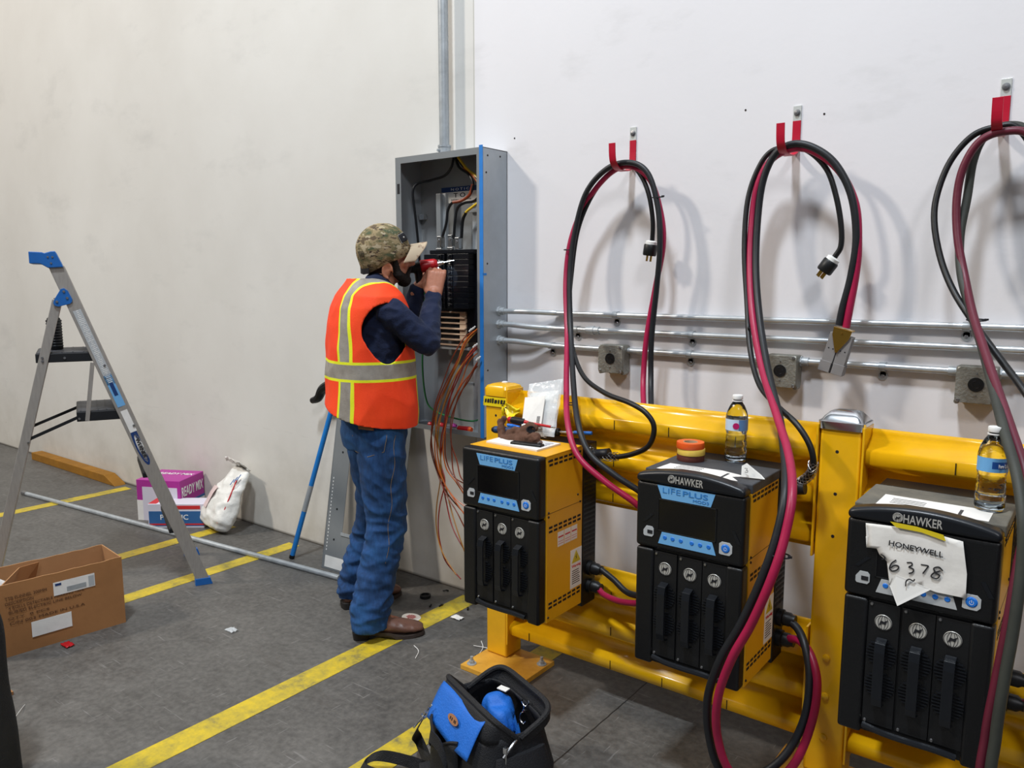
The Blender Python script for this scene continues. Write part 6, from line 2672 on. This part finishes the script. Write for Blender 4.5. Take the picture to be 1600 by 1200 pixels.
for k in range(cols):
    fs.append((b0_ + k, b0_ + (k + 1) % cols, (k + 1) % cols, k))
cap_t.add(vs, fs, CT)
cap_o = cap_t.build('cap', 'camo', PER, world=True, smooth=True, solid=.002, angle=180, label='camouflage cap')
m = MB()


def brimf(u, v):
    a = (u - .5) * 2
    ang = a * 1.18
    wd_ = .078 * math.sin(ang) / math.sin(1.18)
    y0 = .112 * math.sqrt(max(0.02, 1 - (wd_ / .090) ** 2))
    ext = .070 * v
    y1 = y0 + ext * (.55 + .45 * math.cos(ang)) + .004
    drop = .050 * (abs(a) ** 1.6) + .006 * v
    return CT @ Vector((wd_ * (1 - .10 * v), y1, -.006 - drop + .004 * (1 - v)))


m.grid(brimf, 28, 10)
m.build('brim', 'camo_pale', cap_o, world=True, smooth=True, solid=.003, label='pale camouflage brim')
m = MB()
m.lathe([(.008, 0), (.006, .004), (0, .005)], CT @ Matrix.Translation((0, 0, .118)), 14)
m.build('button', 'camo', cap_o, world=True, smooth=True)
m = MB()
m.ribbon([CT @ Vector((.090 * math.cos(a), .1135 * math.sin(a), -.040)) for a in [(-.5 + (i - 5) / 20) * PI for i in range(11)]], .030, .003, tuple(hu))
m.build('back_strap', 'nylon', cap_o, world=True, smooth=True, label='black strap at the back')
m = MB()


def patch(a0, a1, z0, z1):
    def fn(u, v):
        a = a0 + (a1 - a0) * u
        z = z0 + (z1 - z0) * v
        ph = math.asin(min(1, max(0, z / .120)) ** (1 / .85))
        r = math.cos(ph)
        return CT @ Vector((.0925 * r * math.cos(a) + .001, .1165 * r * math.sin(a), z + .002))
    return fn


m.grid(patch(.78, 1.28, .024, .058), 8, 6)
m.build('patch', 'ink', cap_o, world=True, smooth=True, solid=.001, label='small black patch')
m = MB()
f_ = patch(.78, 1.28, .024, .058)
m.tube([f_(x, y) for x, y in ((0, 0), (1, 0), (1, 1), (0, 1), (0, 0))], .0012, 5)
p = f_(.5, .5)
m.ell(tuple(p), (.004, .004, .004))
m.build('patch_border', 'emblem', cap_o, world=True)
m = MB()
f_ = patch(-1.15, -.72, .012, .044)
for k in range(4):
    m.tube([f_(.1 + .2 * k, .1), f_(.25 + .2 * k, .5), f_(.15 + .2 * k, .9)], .0014, 5)
m.build('embroidery', 'strap', cap_o, world=True)

# shirt
m = MB()
m.loft([(PC + up * .02, tr, tf, .155, .118), (PC + up * .16, tr, tf, .168, .130), (PC + up * .30, tr, tf, .178, .134), (PC + up * .42, tr, tf, .186, .130), (PC + up * .49, tr, tf, .170, .106), (PC + up * .545, tr, tf, .10, .080)], 32)
m.cap(shR, elR, .062, .056)
m.cap(elR, wrR + (wrR - elR) * -.02, .056, .036)
m.cap(shL, elL, .062, .055)
m.cap(elL, wrL + (wrL - elL) * -.04, .055, .036)
m.cap(NK + up * -.03, NK + up * .0 + hf * .010, .068, .064)


def folds(c, n):
    a = noise.noise(Vector((c.x * 16, c.y * 16, c.z * 22)))
    b = noise.noise(Vector((c.x * 40 + 5, c.y * 40, c.z * 46)))
    return c + n * (.007 * (abs(a) * -2 + .4) + .0018 * b)


m.organic('shirt', 'navy', .006, PER, smooth=3, deform=folds)

# jeans
dn_ = NT('blue_denim')
d1 = dn_.noise(6, 5, .6)
d2 = dn_.noise(90, 3, .6, (1, 1, .25))
c = dn_.ramp(d1, [(.3, '08284A'), (.5, '0F3C6C'), (.72, '1F5A92')])
c = dn_.mix(.25, c, dn_.ramp(d2, [(.3, '081C3A'), (.7, '2F5F9E')]))
dn_.link(c, dn_.b.inputs['Base Color'])
dn_.b.inputs['Roughness'].default_value = .88
dn_.bump(dn_.noise(300, 2, .5), .35, .002)
M['denim'] = dn_.m
m = MB()
m.loft([(PC + up * -.09, tr, tf, .165, .125), (PC + up * -.03, tr, tf, .178, .138), (PC + up * .04, tr, tf, .172, .132), (PC + up * .11, tr, tf, .162, .122), (PC + up * .15, tr, tf, .160, .120)], 32)
for h_, k_, a_, f2 in ((hipR, kneeR, ankR, 1), (hipL, kneeL, ankL, 1)):
    m.cap(h_ + up * -.02, h_.lerp(k_, .45), .102, .098)
    m.cap(h_.lerp(k_, .45), k_, .098, .083)
    m.cap(k_, k_.lerp(a_, .5), .083, .078)
    m.cap(k_.lerp(a_, .5), a_ + up * .02, .078, .082)
    m.cyl(a_ + up * .06, a_ + up * -.055, .081, .084, 24)


def jfold(c, n):
    z = c.z
    k = max(.12, min(1.0, 1.0 - (z - .30) / .45))
    a = noise.noise(Vector((c.x * 7 + 3, c.y * 7, z * 20)))
    b = noise.noise(Vector((c.x * 15, c.y * 15 + 4, z * 34)))
    s_ = noise.noise(Vector((c.x * 10 + z * 8, c.y * 10, z * 9 + 7)))
    return c + n * ((.026 * (.28 - abs(a)) + .008 * b) * k + .014 * (.25 - abs(s_)))


je = m.organic('jeans', 'denim', .006, PER, smooth=4, deform=jfold, cut=[((0, 0, .048), (0, 0, -1)), ((0, 0, .985), (0, 0, 1))])


# details on the seat of the jeans, laid on the cloth by a ray cast
from mathutils.bvhtree import BVHTree


def bvh(o):
    mm = worldm(o)
    me = o.data
    return BVHTree.FromPolygons([mm @ v.co for v in me.vertices], [tuple(p.vertices) for p in me.polygons])


BJ = bvh(je)
CAMP = CP


def onto(tree, px, py, lift_=.0015):
    r = (CF * FPX + CR * (px - 800) + CU * (600 - py)).normalized()
    h, n, _, _ = tree.ray_cast(CP, r)
    if h is None:
        return CP + r * 3.3
    if n.dot(r) > 0:
        n = -n
    return h + n * lift_


m = MB()
m.grid(lambda u, v: onto(BJ, 559 + 24 * u + 2 * v, 659 + 12 * v + 2 * u, .004), 6, 4)
m.build('leather_patch', 'leather', je, world=True, smooth=True, solid=.002, label='tan leather waistband patch')
M['stitch'] = mat('tan_stitching', '8A7450', .8)
m = MB()
m.tube([onto(BJ, x, y, .001) for x, y in ((551, 680), (556, 705), (575, 714), (600, 706), (604, 684), (604, 665))], .0011, 4)
m.tube([onto(BJ, 618 - 14 * k / 20 - (2 * math.sin(k)), 680 + 200 * k / 20, .001) for k in range(21)], .0009, 4)
m.build('stitching', 'stitch', je, world=True)
m = MB()
m.ribbon([PC + up * .085 + tr * (.172 * math.cos(a)) + tf * (.132 * math.sin(a)) for a in [i * 2 * PI / 32 for i in range(33)]], .034, .004, (0, 0, 1))
m.build('belt', 'boot', je, world=True)

# boots
for nm, a, dv, zo in (('boot', ankR, Vector((.205, .215, 0)).normalized(), 0), ('boot', ankL, Vector((.30, .95, 0)).normalized(), 0)):
    sv_ = Vector((dv.y, -dv.x, 0))
    b = Vector((a.x, a.y, 0))
    m = MB()
    m.cap(b + up * .22, b + up * .09, .050, .048)
    m.loft([(b - dv * .066 + up * .055, sv_, up, .020, .026), (b - dv * .055 + up * .058, sv_, up, .034, .036), (b - dv * .02 + up * .065, sv_, up, .038, .045), (b + dv * .04 + up * .062, sv_, up, .037, .044), (b + dv * .09 + up * .050, sv_, up, .043, .034),
            (b + dv * .14 + up * .043, sv_, up, .048, .027), (b + dv * .185 + up * .038, sv_, up, .046, .020), (b + dv * .212 + up * .035, sv_, up, .035, .014), (b + dv * .222 + up * .033, sv_, up, .022, .009)], 24)
    m.ell(tuple(b + dv * .05 + up * .095), (.036, .036, .03))
    bo = m.organic('boot', 'boot', .0045, PER, smooth=3, deform=lambda c, n: c + n * .0018 * noise.noise(c * 45))
    m = MB()
    outl = []
    for k in range(40):
        t_ = 2 * PI * k / 40
        x = .078 + .150 * math.copysign(abs(math.cos(t_)) ** .8, math.cos(t_))
        wv = .050 if x > .09 else (.036 if x < .03 else .036 + (x - .03) / .06 * .014)
        outl.append((x, wv * math.copysign(abs(math.sin(t_)) ** .7, math.sin(t_))))
    vs = [b + dv * x + sv_ * y + up * (.014 + (.006 if x > .17 else 0)) for x, y in outl] + [b + dv * x + sv_ * y + up * (.026 + (.006 if x > .17 else 0)) for x, y in outl]
    n = len(outl)
    for i, (x, y) in enumerate(outl):   # the forefoot touches the floor, the waist of the sole rises to the heel
        zb2 = 0.0 if .09 < x < .19 else (.006 if x >= .19 else .022)
        vs[i].z = zb2
        vs[n + i].z = max(zb2 + .013, .016 if x > .09 else .034)
    m.add(vs, [tuple(range(n))[::-1], tuple(range(n, 2 * n))] + [(i, (i + 1) % n, n + (i + 1) % n, n + i) for i in range(n)])
    m.build('sole', 'sole', bo, world=True, label='dark welt and sole')
    m = MB()
    m.loft([(b - dv * .040 + up * .0, sv_, dv, .031, .034, .6), (b - dv * .038 + up * .034, sv_, dv, .035, .040, .6)], 24)
    m.build('heel', 'heel', bo, world=True, smooth=True, bevel=.002)

# vest: local frame x right, y forward, z up at the pelvis
VM = Matrix(((tr.x, tf.x, 0, PC.x), (tr.y, tf.y, 0, PC.y), (0, 0, 1, PC.z), (0, 0, 0, 1)))
vt = NT('hi_vis_vest_fabric')
X, Y, Z = vt.xyz()
weave = vt.noise(220, 2, .5)
col = vt.ramp(vt.noise(5, 4, .6), [(.3, 'F23A08'), (.7, 'FF4A10')])


def stripe(val, c, w, col):
    lime = vt.band(val, c, w + .011, .0015)
    grey = vt.band(val, c, w, .0015)
    col = vt.mix(lime, col, 'E4E81E')
    return vt.mix(grey, col, vt.ramp(vt.noise(14, 3, .6), [(.3, '7F776E'), (.7, 'A09A90')]))


# vertical braces, bowed towards the shoulder, then the waist band
zz = vt.math('SUBTRACT', Z, .25, clamp=False)
bow_ = vt.math('MULTIPLY', vt.math('POWER', vt.math('MAXIMUM', zz, 0.0), 2.0), -.35)
ax_ = vt.math('SUBTRACT', vt.math('ABSOLUTE', X), bow_)
ax_ = vt.math('ADD', ax_, vt.math('MULTIPLY', vt.math('MULTIPLY', Y, 9.0, clamp=True), .055))
col = stripe(ax_, .146, .021, col)
col = stripe(Z, .248, .030, col)
vt.link(col, vt.b.inputs['Base Color'])
vt.b.inputs['Roughness'].default_value = .75
vt.bump(weave, .25, .003)
M['vest'] = vt.m
m = MB()
vo = tf * -.008
m.loft([(PC + up * -.06 + vo, tr, tf, .200, .180, .85), (PC + up * .0 + vo, tr, tf, .205, .188, .85), (PC + up * .06 + vo, tr, tf, .210, .190, .85), (PC + up * .14 + vo, tr, tf, .210, .186, .85), (PC + up * .24 + vo, tr, tf, .208, .180, .85), (PC + up * .34 + vo, tr, tf, .210, .176, .85), (PC + up * .43 + vo, tr, tf, .212, .165, .85),
        (PC + up * .50 + vo, tr, tf, .220, .150, .9), (PC + up * .548 + vo, tr, tf, .210, .130, .95), (PC + up * .58 + vo, tr, tf, .165, .108), (PC + up * .61 + vo, tr, tf, .098, .088), (PC + up * .635 + vo, tr, tf, .080, .078)], 40)
sv2 = shR + tr * .02


def vdef(c, n):
    a = noise.noise(Vector((c.x * 6, c.y * 6, c.z * 5 + 9)))
    b = noise.noise(Vector((c.x * 18, c.y * 18, c.z * 11)))
    p = c + n * (.012 * (.2 - abs(a)) + .003 * b)
    l = VM.inverted() @ c
    return p


ves = m.organic('safety_vest', 'vest', .006, None, smooth=3, deform=vdef)
# bring the vest into its own frame so the stripes follow the torso
ves.data.transform(VM.inverted() @ Matrix.Translation(ves.location))
ves.location = (0, 0, 0)
ves.matrix_basis = worldm(PER).inverted() @ VM
ves.parent = PER
# openings: arm holes, neck, hem
bm = bmesh.new()
bm.from_mesh(ves.data)
kill = []
for v in bm.verts:
    x, y, z = v.co
    s = abs(x)
    arm = s > .160 and ((z - .400) / .118) ** 2 + ((y - .010) / (.100 - max(0, .40 - z) * .30)) ** 2 < 1
    neck = z > .618 or (y > 0 and z > .40 and abs(x) < (z - .40) * .42)
    hem = z < -.068
    zipo = y > 0 and abs(x) < .006
    if arm or neck or (y > -.2 and hem and False):
        kill.append(v)
bmesh.ops.delete(bm, geom=kill, context='VERTS')
bmesh.ops.bisect_plane(bm, geom=bm.verts[:] + bm.edges[:] + bm.faces[:], plane_co=(0, 0, .058), plane_no=(-.20, -.15, -1), clear_outer=True)
loose = [v for v in bm.verts if not v.link_faces]
bmesh.ops.delete(bm, geom=loose, context='VERTS')
for _ in range(4):
    bd_ = [v for v in bm.verts if v.is_boundary]
    new = {}
    for v in bd_:
        nb_ = [e.other_vert(v) for e in v.link_edges if e.is_boundary]
        if len(nb_) == 2:
            new[v] = v.co * .4 + (nb_[0].co + nb_[1].co) * .3
    for v, co in new.items():
        v.co = co
edge_loops = [[tuple(e.verts[0].co), tuple(e.verts[1].co)] for e in bm.edges if e.is_boundary]
bm.to_mesh(ves.data)
bm.free()
md = ves.modifiers.new('thickness', 'SOLIDIFY')
md.thickness = .003
md.offset = 0

# the red cordless tool held in both hands
t = thing('cordless_driver', 'red cordless driver with lit LED held up in both hands at the breakers', 'power tool', (-2.40, -.25, 1.50))
A_ = at(640, 420, -.315)
B_ = at(683, 412, -.235)
dr = (B_ - A_).normalized()
m = MB()
m.cap(A_, A_.lerp(B_, .55), .020, .025)
m.cap(A_.lerp(B_, .3), A_.lerp(B_, .3) + Vector((0, .01, -.075)), .019, .017)
m.organic('housing', 'black_plastic', .004, t, smooth=2)
m = MB()
m.cyl(A_.lerp(B_, .40), A_.lerp(B_, .92), .0275, .024, 18)
m.cyl(A_.lerp(B_, .92), A_.lerp(B_, 1.02), .024, .016, 18)
m.build('red_nose', 'red_plastic', t, world=True, smooth=True, bevel=.003, label='red nose housing')
m = MB()
m.cyl(B_, B_ + dr * .028, .011, .009, 12)
m.cyl(B_ + dr * .028, B_ + dr * .075, .0035, .003, 8)
m.build('bit', 'chrome', t, world=True, smooth=True)
m = MB()
lp = B_ + dr * .004 + Vector((0, 0, -.020))
m.cyl(lp, lp + dr * .003, .0035, .0035, 10)
m.build('led', 'led', t, world=True)
sl2 = bpy.data.lights.new('driver_led', 'SPOT')
sl2.energy = 1.6
sl2.spot_size = math.radians(50)
sl2.color = (.75, .88, 1)
sl2.shadow_soft_size = .003
so = bpy.data.objects.new('driver_led', sl2)
COL.objects.link(so)
so.location = lp + dr * .01
tgt = at(702, 432, -.13)
so.rotation_euler = (tgt - so.location).to_track_quat('-Z', 'Y').to_euler()
